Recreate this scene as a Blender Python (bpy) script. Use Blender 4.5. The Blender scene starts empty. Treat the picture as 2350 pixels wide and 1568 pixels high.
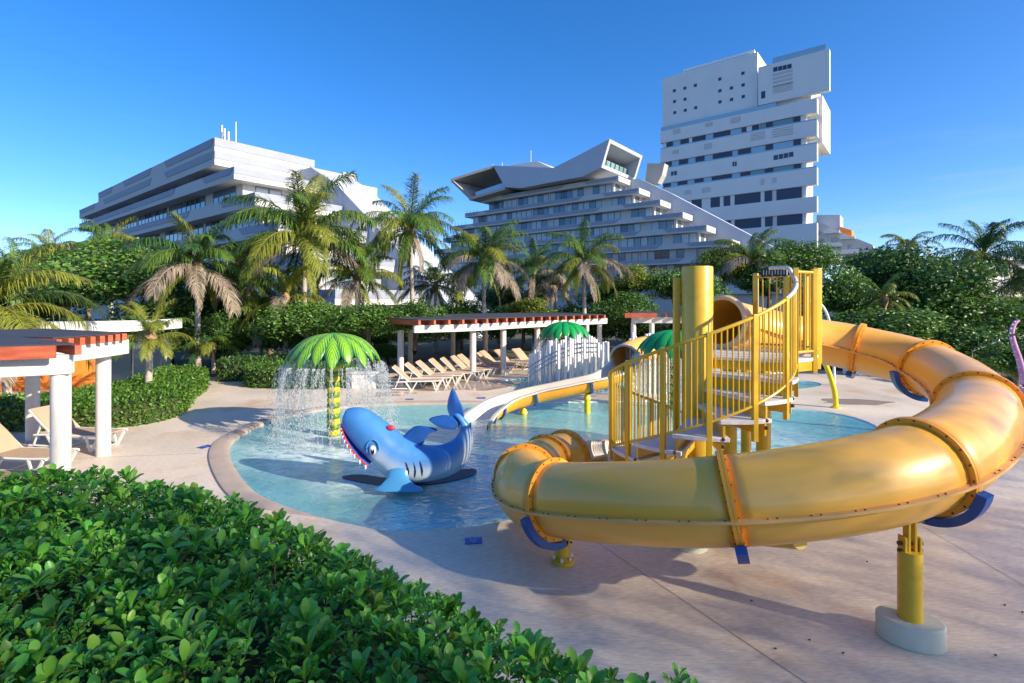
import bpy, math, random
import numpy as np
from mathutils import Vector, Matrix
from mathutils.geometry import tessellate_polygon
R = math.radians
random.seed(7); RNG = np.random.default_rng(7)
scene = bpy.context.scene
col = scene.collection

# ------------------------------------------------------------------ camera
CH = 3.4                                   # eye height; horizon at row 690 of a 2350 x 1568 picture
cam_d = bpy.data.cameras.new('camera'); cam = bpy.data.objects.new('camera', cam_d); col.objects.link(cam)
cam.location = (0, 0, CH); cam.rotation_euler = (R(90), 0, 0)
cam_d.sensor_width = 36; cam_d.lens = 18; cam_d.shift_y = -0.04; cam_d.clip_end = 4000; cam_d.clip_start = .05
scene.camera = cam
# ------------------------------------------------------------------ sky, sun, exposure
SUN_EL = R(24); SUN_XY = Vector((0.88, -0.475)).normalized()
SUN_DIR = Vector((SUN_XY.x * math.cos(SUN_EL), SUN_XY.y * math.cos(SUN_EL), math.sin(SUN_EL)))
world = bpy.data.worlds.new('World'); scene.world = world; world.use_nodes = True
wn = world.node_tree; bg = wn.nodes['Background']
sky = wn.nodes.new('ShaderNodeTexSky'); sky.sky_type = 'NISHITA'; sky.sun_disc = False
sky.sun_elevation = SUN_EL; sky.sun_rotation = math.atan2(SUN_XY.x, SUN_XY.y)
sky.altitude = 0; sky.air_density = 0.6; sky.dust_density = 0.5; sky.ozone_density = 3.0
hs = wn.nodes.new('ShaderNodeHueSaturation'); hs.inputs['Saturation'].default_value = 1.3
hs.inputs['Hue'].default_value = .51; gm_ = wn.nodes.new('ShaderNodeGamma'); gm_.inputs[1].default_value = .85
wn.links.new(sky.outputs[0], hs.inputs['Color']); wn.links.new(hs.outputs[0], gm_.inputs[0]); # faint high cirrus all round the horizon
tcw = wn.nodes.new('ShaderNodeTexCoord'); mpw = wn.nodes.new('ShaderNodeMapping'); mpw.inputs['Scale'].default_value = (2.2, 2.2, 17)
nzw = wn.nodes.new('ShaderNodeTexNoise'); nzw.inputs['Scale'].default_value = 1.6; nzw.inputs['Detail'].default_value = 7; nzw.inputs['Roughness'].default_value = .62; nzw.inputs['Distortion'].default_value = .5
mrw = wn.nodes.new('ShaderNodeMapRange'); mrw.inputs['From Min'].default_value = .56; mrw.inputs['From Max'].default_value = .82; mrw.inputs['To Max'].default_value = .34
wn.links.new(tcw.outputs['Generated'], mpw.inputs[0]); wn.links.new(mpw.outputs[0], nzw.inputs['Vector']); wn.links.new(nzw.outputs[0], mrw.inputs[0])
sxw = wn.nodes.new('ShaderNodeSeparateXYZ'); wn.links.new(tcw.outputs['Generated'], sxw.inputs[0])
elw = wn.nodes.new('ShaderNodeMapRange'); elw.inputs['From Min'].default_value = .30; elw.inputs['From Max'].default_value = .10; wn.links.new(sxw.outputs['Z'], elw.inputs[0])
muw = wn.nodes.new('ShaderNodeMath'); muw.operation = 'MULTIPLY'; wn.links.new(mrw.outputs[0], muw.inputs[0]); wn.links.new(elw.outputs[0], muw.inputs[1])
mxw = wn.nodes.new('ShaderNodeMix'); mxw.data_type = 'RGBA'; mxw.inputs['B'].default_value = (2.0, 2.1, 2.25, 1)
wn.links.new(muw.outputs[0], mxw.inputs['Factor']); wn.links.new(gm_.outputs[0], mxw.inputs['A']); wn.links.new(mxw.outputs['Result'], bg.inputs[0])
bg.inputs[1].default_value = 0.122
sun_d = bpy.data.lights.new('sun', 'SUN'); sun_d.energy = 2.7; sun_d.angle = R(0.5); sun_d.color = (1, .87, .68)
sun = bpy.data.objects.new('sun', sun_d); col.objects.link(sun); sun.location = (30, -20, 40)
sun.rotation_euler = SUN_DIR.to_track_quat('Z', 'Y').to_euler()
scene.view_settings.view_transform = 'Standard'; scene.view_settings.look = 'None'
scene.view_settings.exposure = 1.58; scene.view_settings.gamma = 1; scene.view_settings.use_curve_mapping = False
scene.cycles.max_bounces = 8; scene.cycles.transparent_max_bounces = 24
scene.cycles.caustics_reflective = False; scene.cycles.caustics_refractive = False

# ------------------------------------------------------------------ pixels to places (2350 x 1568 picture)
F = 1175.0
def W(x, y, Y): return Vector(((x - 1175) / F * Y, Y, CH + (690 - y) / F * Y))
def G(x, y, z=0.0): return W(x, y, (CH - z) * F / (y - 690))

# ------------------------------------------------------------------ materials
def mat(name, c, rough=.6, var=.0, vscale=3., c2=None, bump=0., bscale=40., metal=0., spec=.5, transl=0., island=0., coat=0., dirt=None, dscale=1.5, stretch=None, ior=None):
    m = bpy.data.materials.new(name); m.use_nodes = True; nt = m.node_tree; N = nt.nodes; L = nt.links
    p = N['Principled BSDF']; out = N['Material Output']
    p.inputs['Roughness'].default_value = rough; p.inputs['Metallic'].default_value = metal
    p.inputs['Specular IOR Level'].default_value = spec
    if ior: p.inputs['IOR'].default_value = ior
    if coat: p.inputs['Coat Weight'].default_value = coat; p.inputs['Coat Roughness'].default_value = .12
    rgb = N.new('ShaderNodeRGB'); rgb.outputs[0].default_value = (*c, 1); cur = rgb.outputs[0]
    tc = N.new('ShaderNodeTexCoord'); co = tc.outputs['Object']
    if stretch:
        mp = N.new('ShaderNodeMapping'); mp.inputs['Scale'].default_value = stretch; L.new(co, mp.inputs[0]); co = mp.outputs[0]
    if var or c2:
        n = N.new('ShaderNodeTexNoise'); n.inputs['Scale'].default_value = vscale; n.inputs['Detail'].default_value = 6
        L.new(co, n.inputs['Vector'])
        mr = N.new('ShaderNodeMapRange'); mr.inputs['From Min'].default_value = .32; mr.inputs['From Max'].default_value = .68
        L.new(n.outputs[0], mr.inputs[0])
        mx = N.new('ShaderNodeMix'); mx.data_type = 'RGBA'
        L.new(mr.outputs[0], mx.inputs['Factor']); L.new(cur, mx.inputs['A'])
        k = c2 if c2 else tuple(min(1, v * (1 + var)) for v in c)
        mx.inputs['B'].default_value = (*k, 1); cur = mx.outputs['Result']
    if dirt:
        n = N.new('ShaderNodeTexNoise'); n.inputs['Scale'].default_value = dscale; n.inputs['Detail'].default_value = 8; n.inputs['Roughness'].default_value = .65
        L.new(co, n.inputs['Vector'])
        mr = N.new('ShaderNodeMapRange'); mr.inputs['From Min'].default_value = .52; mr.inputs['From Max'].default_value = .78
        mr.inputs['To Max'].default_value = dirt[3]
        L.new(n.outputs[0], mr.inputs[0])
        mx = N.new('ShaderNodeMix'); mx.data_type = 'RGBA'
        L.new(mr.outputs[0], mx.inputs['Factor']); L.new(cur, mx.inputs['A']); mx.inputs['B'].default_value = (*dirt[:3], 1); cur = mx.outputs['Result']
    if island:
        g = N.new('ShaderNodeNewGeometry'); h = N.new('ShaderNodeHueSaturation')
        m1 = N.new('ShaderNodeMapRange'); m1.inputs['To Min'].default_value = 1 - island; m1.inputs['To Max'].default_value = 1 + island
        L.new(g.outputs['Random Per Island'], m1.inputs[0]); L.new(m1.outputs[0], h.inputs['Value'])
        mu = N.new('ShaderNodeMath'); mu.operation = 'MULTIPLY'; mu.inputs[1].default_value = 17.3
        fr = N.new('ShaderNodeMath'); fr.operation = 'FRACT'
        L.new(g.outputs['Random Per Island'], mu.inputs[0]); L.new(mu.outputs[0], fr.inputs[0])
        m2 = N.new('ShaderNodeMapRange'); m2.inputs['To Min'].default_value = .5 - .06 * island; m2.inputs['To Max'].default_value = .5 + .03 * island
        L.new(fr.outputs[0], m2.inputs[0]); L.new(m2.outputs[0], h.inputs['Hue'])
        L.new(cur, h.inputs['Color']); cur = h.outputs[0]
    L.new(cur, p.inputs['Base Color'])
    if bump:
        n = N.new('ShaderNodeTexNoise'); n.inputs['Scale'].default_value = bscale; n.inputs['Detail'].default_value = 5
        L.new(co, n.inputs['Vector'])
        b = N.new('ShaderNodeBump'); b.inputs['Strength'].default_value = bump; b.inputs['Distance'].default_value = .02
        L.new(n.outputs[0], b.inputs['Height']); L.new(b.outputs[0], p.inputs['Normal'])
    if transl:
        t = N.new('ShaderNodeBsdfTranslucent'); ms = N.new('ShaderNodeMixShader'); ms.inputs[0].default_value = transl
        gm = N.new('ShaderNodeGamma'); gm.inputs[1].default_value = .85
        L.new(cur, gm.inputs[0]); L.new(gm.outputs[0], t.inputs[0])
        L.new(p.outputs[0], ms.inputs[1]); L.new(t.outputs[0], ms.inputs[2]); L.new(ms.outputs[0], out.inputs[0])
    return m
M = {}
M['yellow'] = mat('yellow_paint', (.74, .46, .025), .38, var=-.1, vscale=2, coat=.25, dirt=(.35, .17, .02, .45), dscale=5)
M['tube'] = mat('slide_gelcoat', (.97, .46, .04), .4, c2=(.95, .49, .07), vscale=.8, bump=.04, bscale=14, coat=.4, dirt=(.84, .56, .26, .3), dscale=1.3, stretch=(1, 1, 2.5), ior=1.6)
M['seam'] = mat('slide_seam', (.86, .47, .15), .45, var=-.08, vscale=6)
M['lip'] = mat('slide_lip', (.86, .56, .30), .4)
M['tube_in'] = mat('slide_inside', (.68, .60, .51), .3, var=-.08, vscale=2)
M['flange'] = mat('slide_flange', (.86, .36, .03), .4, var=.08, vscale=6, dirt=(.5, .2, .02, .4), dscale=8)
M['blue'] = mat('blue_steel', (.004, .065, .27), .35, var=.2, vscale=6, coat=.2)
M['rust'] = mat('rusty_bolt', (.09, .04, .02), .8, var=.6, vscale=20)
M['tread'] = mat('white_tread', (.72, .70, .68), .7, var=-.08, vscale=5, bump=.3, bscale=120, dirt=(.5, .42, .36, .5), dscale=4)
M['footing'] = mat('footing_concrete', (.62, .64, .52), .8, var=-.1, vscale=4, bump=.3, dirt=(.4, .4, .3, .4))
M['galv'] = mat('galvanised_rail', (.66, .66, .64), .45, metal=.25, var=-.1, vscale=9)
M['steel'] = mat('brushed_steel', (.62, .62, .62), .25, metal=1., var=-.1, vscale=8)
M['white'] = mat('white_paint', (.80, .78, .75), .5, var=-.05, vscale=2, dirt=(.6, .57, .52, .35), dscale=2)
M['column'] = mat('column_stucco', (.68, .65, .60), .8, var=-.06, vscale=3, bump=.25, bscale=60, dirt=(.55, .5, .44, .35), dscale=1.7)
M['wood'] = mat('stained_wood', (.50, .155, .05), .55, c2=(.34, .09, .03), vscale=2.5, bump=.25, bscale=30, stretch=(1, 1, 6), island=.25)
M['canopy'] = mat('dark_canopy', (.035, .04, .055), .8, var=.3, vscale=5)
M['sling'] = mat('beige_sling', (.52, .38, .26), .8, var=-.07, vscale=6, bump=.3, bscale=300)
M['pvc'] = mat('white_resin', (.80, .77, .72), .4)
M['orange_wall'] = mat('orange_stucco', (.80, .24, .03), .85, var=-.15, vscale=1.5, bump=.2)
M['stucco'] = mat('hotel_stucco', (.53, .53, .525), .8, var=-.05, vscale=.4, dirt=(.46, .45, .44, .35), dscale=.25)
M['tower'] = mat('tower_stucco', (.76, .75, .73), .75, var=-.05, vscale=.2, dirt=(.6, .6, .58, .25), dscale=.12)
M['grey'] = mat('hotel_grey_band', (.30, .33, .40), .7, var=-.08, vscale=.6)
M['grey2'] = mat('hotel_pale_grey', (.47, .50, .56), .75, var=-.05, vscale=.3)
M['soffit'] = mat('soffit_grey', (.42, .40, .37), .8, var=-.06, vscale=.4)
def glass(name, c, rough=.06, var=.0, mixr=.0):
    m = mat(name, c, rough, island=var, spec=1.); return m
M['glass_dark'] = glass('dark_glazing', (.02, .035, .055), .05)
M['glass_mid'] = glass('hotel_glazing', (.10, .15, .20), .08, .0)
M['curtain'] = glass('curtained_glazing', (.34, .37, .38), .12, .0)
M['glass_blue'] = glass('balcony_glass', (.32, .48, .58), .05)
M['glass_green'] = glass('green_glazing', (.16, .28, .28), .06)
M['shutter'] = mat('navy_shutter', (.035, .055, .10), .45)
M['frame'] = mat('window_frame', (.12, .13, .14), .5)
M['trunk'] = mat('palm_trunk', (.36, .31, .26), .9, c2=(.50, .45, .39), vscale=5, bump=1., bscale=14, stretch=(1, 1, 5))
M['bark'] = mat('tree_bark', (.15, .11, .08), .9, c2=(.24, .19, .15), vscale=5, bump=.8, bscale=16)
M['leaf'] = mat('hedge_leaf', (.115, .37, .04), .36, transl=.24, island=.5, spec=.4)
M['leaf2'] = mat('clipped_hedge_leaf', (.075, .19, .018), .45, transl=.28, island=.5)
M['leafb'] = mat('sea_grape_leaf', (.078, .185, .026), .42, transl=.25, island=.6)
M['leafd'] = mat('dark_tree_leaf', (.048, .13, .024), .42, transl=.25, island=.6)
M['leafy'] = mat('yellow_green_leaf', (.18, .25, .03), .5, transl=.35, island=.5)
M['twig'] = mat('twig', (.10, .075, .04), .9)
M['core'] = mat('hedge_shade_fill', (.045, .055, .022), 1.)  # hedge filling, the shade between the leaves put into its dark colour
M['frond'] = mat('frond_green', (.105, .20, .03), .38, transl=.28, island=.35)
M['frondy'] = mat('frond_yellow_green', (.25, .29, .04), .4, transl=.35, island=.35)
M['frondd'] = mat('frond_dry', (.30, .25, .18), .8, transl=.15, island=.4)
M['frondn'] = mat('frond_deep', (.05, .125, .035), .38, transl=.22, island=.4)
M['coco'] = mat('coconut_husk', (.55, .25, .03), .6, var=-.3)
M['fiber'] = mat('palm_fibre', (.30, .19, .10), .9, var=.4, vscale=8)
M['black'] = mat('black_paint', (.015, .015, .017), .4)
M['red'] = mat('red_paint', (.62, .03, .05), .35)
M['eyew'] = mat('eye_white', (.8, .8, .8), .2)
M['pink'] = mat('pink_fibreglass', (.72, .36, .55), .35, c2=(.45, .18, .42), vscale=5)
M['pale_yellow'] = mat('bright_yellow_paint', (.82, .60, .01), .35)
M['marker'] = mat('blue_marker_tile', (.012, .06, .42), .3)
M['marker_t'] = mat('marker_lettering', (.45, .6, .85), .5)
M['soil'] = mat('soil', (.10, .08, .055), .95, c2=(.06, .075, .03), vscale=.6, bump=.5, bscale=6)
M['beach'] = mat('beach_sand', (.50, .44, .35), .95, var=-.15, vscale=.2)

# ------------------------------------------------------------------ mesh helpers
ORG = {}
def tag(o, label=None, cat=None, group=None, kind=None):
    if label: o['label'] = label
    if cat: o['category'] = cat
    if group: o['group'] = group
    if kind: o['kind'] = kind
    return o
def thing(name, loc, label, cat, group=None):
    o = bpy.data.objects.new(name, None); col.objects.link(o); o.location = loc; o.empty_display_size = .2
    ORG[o] = Vector(loc); return tag(o, label, cat, group)
def link(name, me, parent=None, m=None, smooth=False):
    o = bpy.data.objects.new(name, me); col.objects.link(o)
    if m is not None and not me.materials: me.materials.append(m)
    if smooth: me.polygons.foreach_set('use_smooth', [True] * len(me.polygons))
    if parent is not None: o.parent = parent; ORG[o] = ORG.get(parent, Vector())
    return o
def np_mesh(name, V, Q):
    me = bpy.data.meshes.new(name); V = np.asarray(V, dtype=np.float32); Q = np.asarray(Q, dtype=np.int32)
    k = Q.shape[1]; me.vertices.add(len(V)); me.vertices.foreach_set('co', V.ravel())
    me.loops.add(Q.size); me.loops.foreach_set('vertex_index', Q.ravel())
    me.polygons.add(len(Q)); me.polygons.foreach_set('loop_start', np.arange(0, Q.size, k, dtype=np.int32))
    me.update(calc_edges=True); me.validate(); return me
def catmull(P, n=8, closed=False):
    P = [Vector(p) for p in P]; out = []; m = len(P)
    for i in range(m if closed else m - 1):
        g = lambda j: P[j % m] if closed else P[max(0, min(m - 1, j))]
        a, b, c, d = g(i - 1), g(i), g(i + 1), g(i + 2)
        for k in range(n):
            t = k / n
            out.append(.5 * ((2 * b) + (c - a) * t + (2 * a - 5 * b + 4 * c - d) * t * t + (3 * b - a - 3 * c + d) * t ** 3))
    if not closed: out.append(P[-1].copy())
    return out
def frames(path, up=Vector((0, 0, 1))):
    fr = []
    for i, p in enumerate(path):
        t = (path[min(i + 1, len(path) - 1)] - path[max(i - 1, 0)]).normalized()
        s = t.cross(up)
        if s.length < 1e-4: s = t.cross(Vector((0, 1, 0)))
        s.normalize(); fr.append((p, t, s, s.cross(t).normalized()))
    return fr
class MB:
    def __init__(s): s.v = []; s.f = []
    def add(s, V, Fc):
        b = len(s.v); s.v += [tuple(v) for v in V]; s.f += [tuple(b + i for i in f) for f in Fc]; return s
    def hexa(s, a):   # 8 corners, bottom 4 then top 4
        return s.add(a, [(3, 2, 1, 0), (4, 5, 6, 7), (0, 1, 5, 4), (1, 2, 6, 5), (2, 3, 7, 6), (3, 0, 4, 7)])
    def box(s, x0, x1, y0, y1, z0, z1): return s.hexa([(x0, y0, z0), (x1, y0, z0), (x1, y1, z0), (x0, y1, z0), (x0, y0, z1), (x1, y0, z1), (x1, y1, z1), (x0, y1, z1)])
    def bar(s, p, q, w, h, up=Vector((0, 0, 1))):
        p = Vector(p); q = Vector(q); t = (q - p).normalized(); a = t.cross(up)
        if a.length < 1e-4: a = t.cross(Vector((0, 1, 0)))
        a.normalize(); b = a.cross(t) * (h / 2); a = a * (w / 2)
        return s.hexa([p - a - b, p + a - b, q + a - b, q - a - b, p - a + b, p + a + b, q + a + b, q - a + b])
    def loft(s, rings, close=True, caps=True):
        n = len(rings[0]); b = len(s.v)
        for r in rings: s.v += [tuple(v) for v in r]
        for i in range(len(rings) - 1):
            for j in range(n if close else n - 1):
                k = (j + 1) % n
                s.f.append((b + i * n + j, b + i * n + k, b + (i + 1) * n + k, b + (i + 1) * n + j))
        if caps and close:
            s.f.append(tuple(b + j for j in range(n))[::-1]); e = b + (len(rings) - 1) * n; s.f.append(tuple(e + j for j in range(n)))
        return s
    def tube(s, path, r, n=10, caps=True, flat=1., up=Vector((0, 0, 1))):
        path = [Vector(p) for p in path]
        rs = r if hasattr(r, '__len__') else [r] * len(path); rings = []
        for (p, t, a, b), k in zip(frames(path, up), rs):
            rings.append([p + a * (k * math.cos(2 * math.pi * j / n)) + b * (k * flat * math.sin(2 * math.pi * j / n)) for j in range(n)])
        return s.loft(rings, True, caps)
    def cyl(s, p, q, r, r2=None, n=14): return s.tube([p, q], [r, r if r2 is None else r2], n)
    def lathe(s, prof, c=(0, 0, 0), n=16, caps=True):
        return s.loft([[(c[0] + r * math.cos(2 * math.pi * j / n), c[1] + r * math.sin(2 * math.pi * j / n), c[2] + z) for j in range(n)] for r, z in prof], True, caps)
    def prism(s, poly, z0, z1):
        n = len(poly); V = [(p[0], p[1], z0) for p in poly] + [(p[0], p[1], z1) for p in poly]
        Fc = [(i, (i + 1) % n, n + (i + 1) % n, n + i) for i in range(n)]
        for t in tessellate_polygon([[Vector((p[0], p[1], 0)) for p in poly]]):
            Fc.append(tuple(n + i for i in t)); Fc.append(tuple(reversed(t)))
        return s.add(V, Fc)
    def ball(s, c, r, n=10, m=7):
        rx, ry, rz = r if hasattr(r, '__len__') else (r, r, r)
        return s.loft([[(c[0] + rx * max(.02, math.sin(math.pi * i / m)) * math.cos(2 * math.pi * j / n), c[1] + ry * max(.02, math.sin(math.pi * i / m)) * math.sin(2 * math.pi * j / n), c[2] - rz * math.cos(math.pi * i / m)) for j in range(n)] for i in range(m + 1)])
    def mesh(s, name, off=None):
        me = bpy.data.meshes.new(name); V = s.v
        if off is not None: V = [(x - off[0], y - off[1], z - off[2]) for x, y, z in V]
        me.from_pydata(V, [], s.f); me.update()
        import bmesh
        bm = bmesh.new(); bm.from_mesh(me); bmesh.ops.recalc_face_normals(bm, faces=bm.faces); bm.to_mesh(me); bm.free()
        return me
    def build(s, name, m, parent=None, smooth=False, bevel=0., kind=None, label=None):
        me = s.mesh(name, ORG.get(parent)); o = link(name, me, parent, m)
        if smooth: smooth_me(me)
        if bevel:
            md = o.modifiers.new('bevel', 'BEVEL'); md.width = bevel; md.segments = 2; md.limit_method = 'ANGLE'
        if kind: o['kind'] = kind
        if label: o['label'] = label
        return o
def smooth_me(me, ang=40):
    me.polygons.foreach_set('use_smooth', [True] * len(me.polygons))
    if hasattr(me, 'set_sharp_from_angle'): me.set_sharp_from_angle(angle=R(ang))
def copy_tree(o, loc=None, rz=None, parent=None, scale=None):
    c = o.copy(); col.objects.link(c); c.parent = parent
    if loc is not None: c.location = loc
    if rz is not None: c.rotation_euler = (0, 0, rz)
    if scale is not None: c.scale = (scale,) * 3
    for ch in list(o.children): copy_tree(ch, parent=c)
    return c
def tess_sheet(outer, holes, z):
    loops = [[Vector((p[0], p[1], 0)) for p in outer]] + [[Vector((p[0], p[1], 0)) for p in h] for h in holes]
    V = [(p.x, p.y, z) for l in loops for p in l]
    Fc = []
    for t in tessellate_polygon(loops):
        a, b, c = (Vector(V[i]) for i in t)
        Fc.append(t if (b - a).cross(c - a).z > 0 else t[::-1])
    mb = MB(); mb.add(V, Fc); return mb
def inst(tv, tq, pos, rot, sc):
    """template (k,3), quads (q,4), placed N times -> V, Q"""
    tv = np.asarray(tv); tq = np.asarray(tq); N = len(pos)
    V = np.einsum('nij,nkj->nki', rot, tv[None] * np.asarray(sc).reshape(N, 1, -1)) + pos[:, None, :]
    Q = tq[None] + (np.arange(N) * len(tv))[:, None, None]
    return V.reshape(-1, 3), Q.reshape(-1, tq.shape[1])
def basis(fwd, nrm):
    """rotation matrices: x axis along fwd, z axis near nrm"""
    f = fwd / np.linalg.norm(fwd, axis=1, keepdims=True)
    y = np.cross(nrm, f); y /= np.linalg.norm(y, axis=1, keepdims=True) + 1e-9
    z = np.cross(f, y)
    return np.stack([f, y, z], axis=2)
def leaf_tpl(rows=5, wid=.36, curl=.25, fold=.12, shape='obovate'):
    V = []
    for i in range(rows):
        t = i / (rows - 1)
        if shape == 'obovate':
            q = t * 6; k = min(5, int(q)); pr = (.10, .24, .48, .78, 1., .96, .42); w = wid / 2 * (pr[k] + (pr[k + 1] - pr[k]) * (q - k))
        else: w = wid * math.sin(math.pi * (.06 + .9 * t)) / 2
        zc = curl * (.35 * t - t * t) 
        for sgn in (-1, 0, 1): V.append((t, sgn * w, zc + (fold * w * 2 if sgn else 0)))
    Q = [(i * 3 + j, (i + 1) * 3 + j, (i + 1) * 3 + j + 1, i * 3 + j + 1) for i in range(rows - 1) for j in (0, 1)]
    return np.array(V), np.array(Q)
# ================================================================== ground, deck, pools
pool_px = [(520, 1040), (548, 1000), (640, 960), (770, 936), (900, 928), (1100, 925), (1385, 921)]
pool_pts = [G(*p) for p in pool_px] + [Vector(p + (0,)) for p in [(6.2, 17.3), (9.2, 16.0), (10.0, 14.5), (9.0, 12.4), (6.0, 10.2), (3.0, 8.7)]] + [G(*p) for p in [(1200, 1190), (1100, 1207), (960, 1217), (850, 1213), (640, 1160), (560, 1115)]]
POOL = catmull(pool_pts, 8, True)
POOL2 = [Vector((6.0 + 6.3 * math.cos(a) + .4 * math.cos(3 * a), 21.2 + 2.6 * math.sin(a), 0)) for a in [2 * math.pi * i / 60 for i in range(60)]]
def offset(loop, d):
    out = []; n = len(loop)
    ar = sum(loop[i].x * loop[(i + 1) % n].y - loop[(i + 1) % n].x * loop[i].y for i in range(n))
    sg = 1 if ar > 0 else -1
    for i in range(n):
        t = (loop[(i + 1) % n] - loop[i - 1]).normalized(); out.append(loop[i] + Vector((t.y, -t.x, 0)) * (d * sg))
    return out
DECK = [(-19, -6), (26, -6), (26, 13), (23, 19), (17, 24.2), (11, 27.5), (5, 30.5), (-2, 31), (-6.5, 26.5), (-9.5, 23.5), (-19, 21.5)]
def deck_mat():
    m = mat('deck_concrete', (.78, .66, .51), .72, c2=(.69, .59, .48), vscale=.55, bump=.12, bscale=26, dirt=(.52, .28, .12, .8), dscale=.5)
    nt = m.node_tree; N = nt.nodes; L = nt.links; p = N['Principled BSDF']
    tc = N.new('ShaderNodeTexCoord'); n = N.new('ShaderNodeTexNoise'); n.inputs['Scale'].default_value = .35; n.inputs['Detail'].default_value = 5
    L.new(tc.outputs['Object'], n.inputs['Vector'])
    mr = N.new('ShaderNodeMapRange'); mr.inputs['From Min'].default_value = .42; mr.inputs['From Max'].default_value = .62; mr.inputs['To Min'].default_value = .38; mr.inputs['To Max'].default_value = .8
    L.new(n.outputs[0], mr.inputs[0]); L.new(mr.outputs[0], p.inputs['Roughness'])
    # fine brushed streaks and speckle
    src = p.inputs['Base Color'].links[0].from_socket
    n2 = N.new('ShaderNodeTexNoise'); n2.inputs['Scale'].default_value = 9; n2.inputs['Detail'].default_value = 8
    mp = N.new('ShaderNodeMapping'); mp.inputs['Scale'].default_value = (1, 5, 1); mp.inputs['Rotation'].default_value = (0, 0, .35)
    L.new(tc.outputs['Object'], mp.inputs[0]); L.new(mp.outputs[0], n2.inputs['Vector'])
    mr2 = N.new('ShaderNodeMapRange'); mr2.inputs['From Min'].default_value = .3; mr2.inputs['From Max'].default_value = .7; mr2.inputs['To Min'].default_value = .8; mr2.inputs['To Max'].default_value = 1.14
    L.new(n2.outputs[0], mr2.inputs[0])
    mx = N.new('ShaderNodeMix'); mx.data_type = 'RGBA'; mx.blend_type = 'MULTIPLY'; mx.inputs['Factor'].default_value = 1
    L.new(src, mx.inputs['A']); L.new(mr2.outputs[0], mx.inputs['B']); L.new(mx.outputs['Result'], p.inputs['Base Color'])
    return m
M['deck'] = deck_mat()
M['coping'] = mat('coping_stone', (.52, .41, .32), .7, c2=(.42, .34, .28), vscale=2.5, bump=.25, bscale=40)
M['basin'] = mat('pool_plaster', (.60, .84, .82), .6, c2=(.70, .84, .74), vscale=.5)
deck = tess_sheet(DECK, [POOL, POOL2], 0).build('pool_deck', M['deck']); tag(deck, kind='structure')
big = [(2500 * math.cos(2 * math.pi * i / 48), 60 + 2500 * math.sin(2 * math.pi * i / 48)) for i in range(48)]
tag(tess_sheet(big, [DECK], -.012).build('ground', M['soil']), kind='structure')
M['joint'] = mat('joint_sealant', (.33, .27, .22), .9)
def joint(a, b, w=.009):
    a = Vector(a); b = Vector(b); t = (b - a).normalized(); s = Vector((-t.y, t.x, 0)) * w / 2
    MB().add([a - s + Vector((0, 0, .004)), b - s + Vector((0, 0, .004)), b + s + Vector((0, 0, .004)), a + s + Vector((0, 0, .004))], [(0, 1, 2, 3)]).build('joint', M['joint'], deck)
joint(G(1395, 1262), G(1860, 1575)); joint(G(2120, 1210), G(2350, 1345)); joint(G(1395, 1262), G(1310, 1205)); joint((-12, 10.6, 0), (-6.9, 11.4, 0)); joint((-5, 17.3, 0), (-7.6, 20.2, 0)); joint((11, 15, 0), (22, 12.2, 0))
for (x, y) in [(1780, 1490), (1858, 1470), (2370 * .99, 1406), (2306, 1390), (2285, 1505), (1990, 1290), (1935, 1500), (1725, 1380)]:
    g = G(x, y); MB().ball((g.x, g.y, .008), (.014, .01, .008), 6, 4).build('dead_leaf_fleck', M['rust'], deck)

M['wet'] = mat('wet_concrete', (.42, .33, .27), .09, c2=(.5, .4, .33), vscale=1.2, bump=.03, bscale=8)
def puddle(cx, cy, rx, ry, seed):
    rd = random.Random(seed); ph = [rd.uniform(0, 6.28) for _ in range(4)]
    P = [(cx + rx * math.cos(a) * (1 + .16 * math.sin(3 * a + ph[0]) + .1 * math.sin(5 * a + ph[1]) + .05 * math.sin(9 * a + ph[2])), cy + ry * math.sin(a) * (1 + .16 * math.sin(2 * a + ph[3]) + .1 * math.sin(6 * a + ph[0]))) for a in [2 * math.pi * i / 72 for i in range(72)]]
    tag(tess_sheet(P, [], .004).build('wet_patch', M['wet']), kind='structure')
puddle(-2.2, 20.6, 2.2, 1.5, 1); puddle(-4.6, 18.6, 1.0, .5, 2); puddle(11.5, 17.2, 1.1, .5, 3)
def basin(loop, name, depth):
    n = len(loop); mb = MB(); lo = offset(loop, -.02)
    V = [(p.x, p.y, .0) for p in loop] + [(p.x, p.y, -depth) for p in offset(loop, -.35)]
    mb.add(V, [(i, (i + 1) % n, n + (i + 1) % n, n + i) for i in range(n)])
    mb.add([(p.x, p.y, -depth) for p in offset(loop, -.35)], [t for t in tessellate_polygon([[Vector((p.x, p.y, 0)) for p in offset(loop, -.35)]])])
    return tag(mb.build(name, M['basin']), kind='structure')
basin(POOL, 'pool_basin', .42); basin(POOL2, 'wading_pool_basin', .25)
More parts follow.
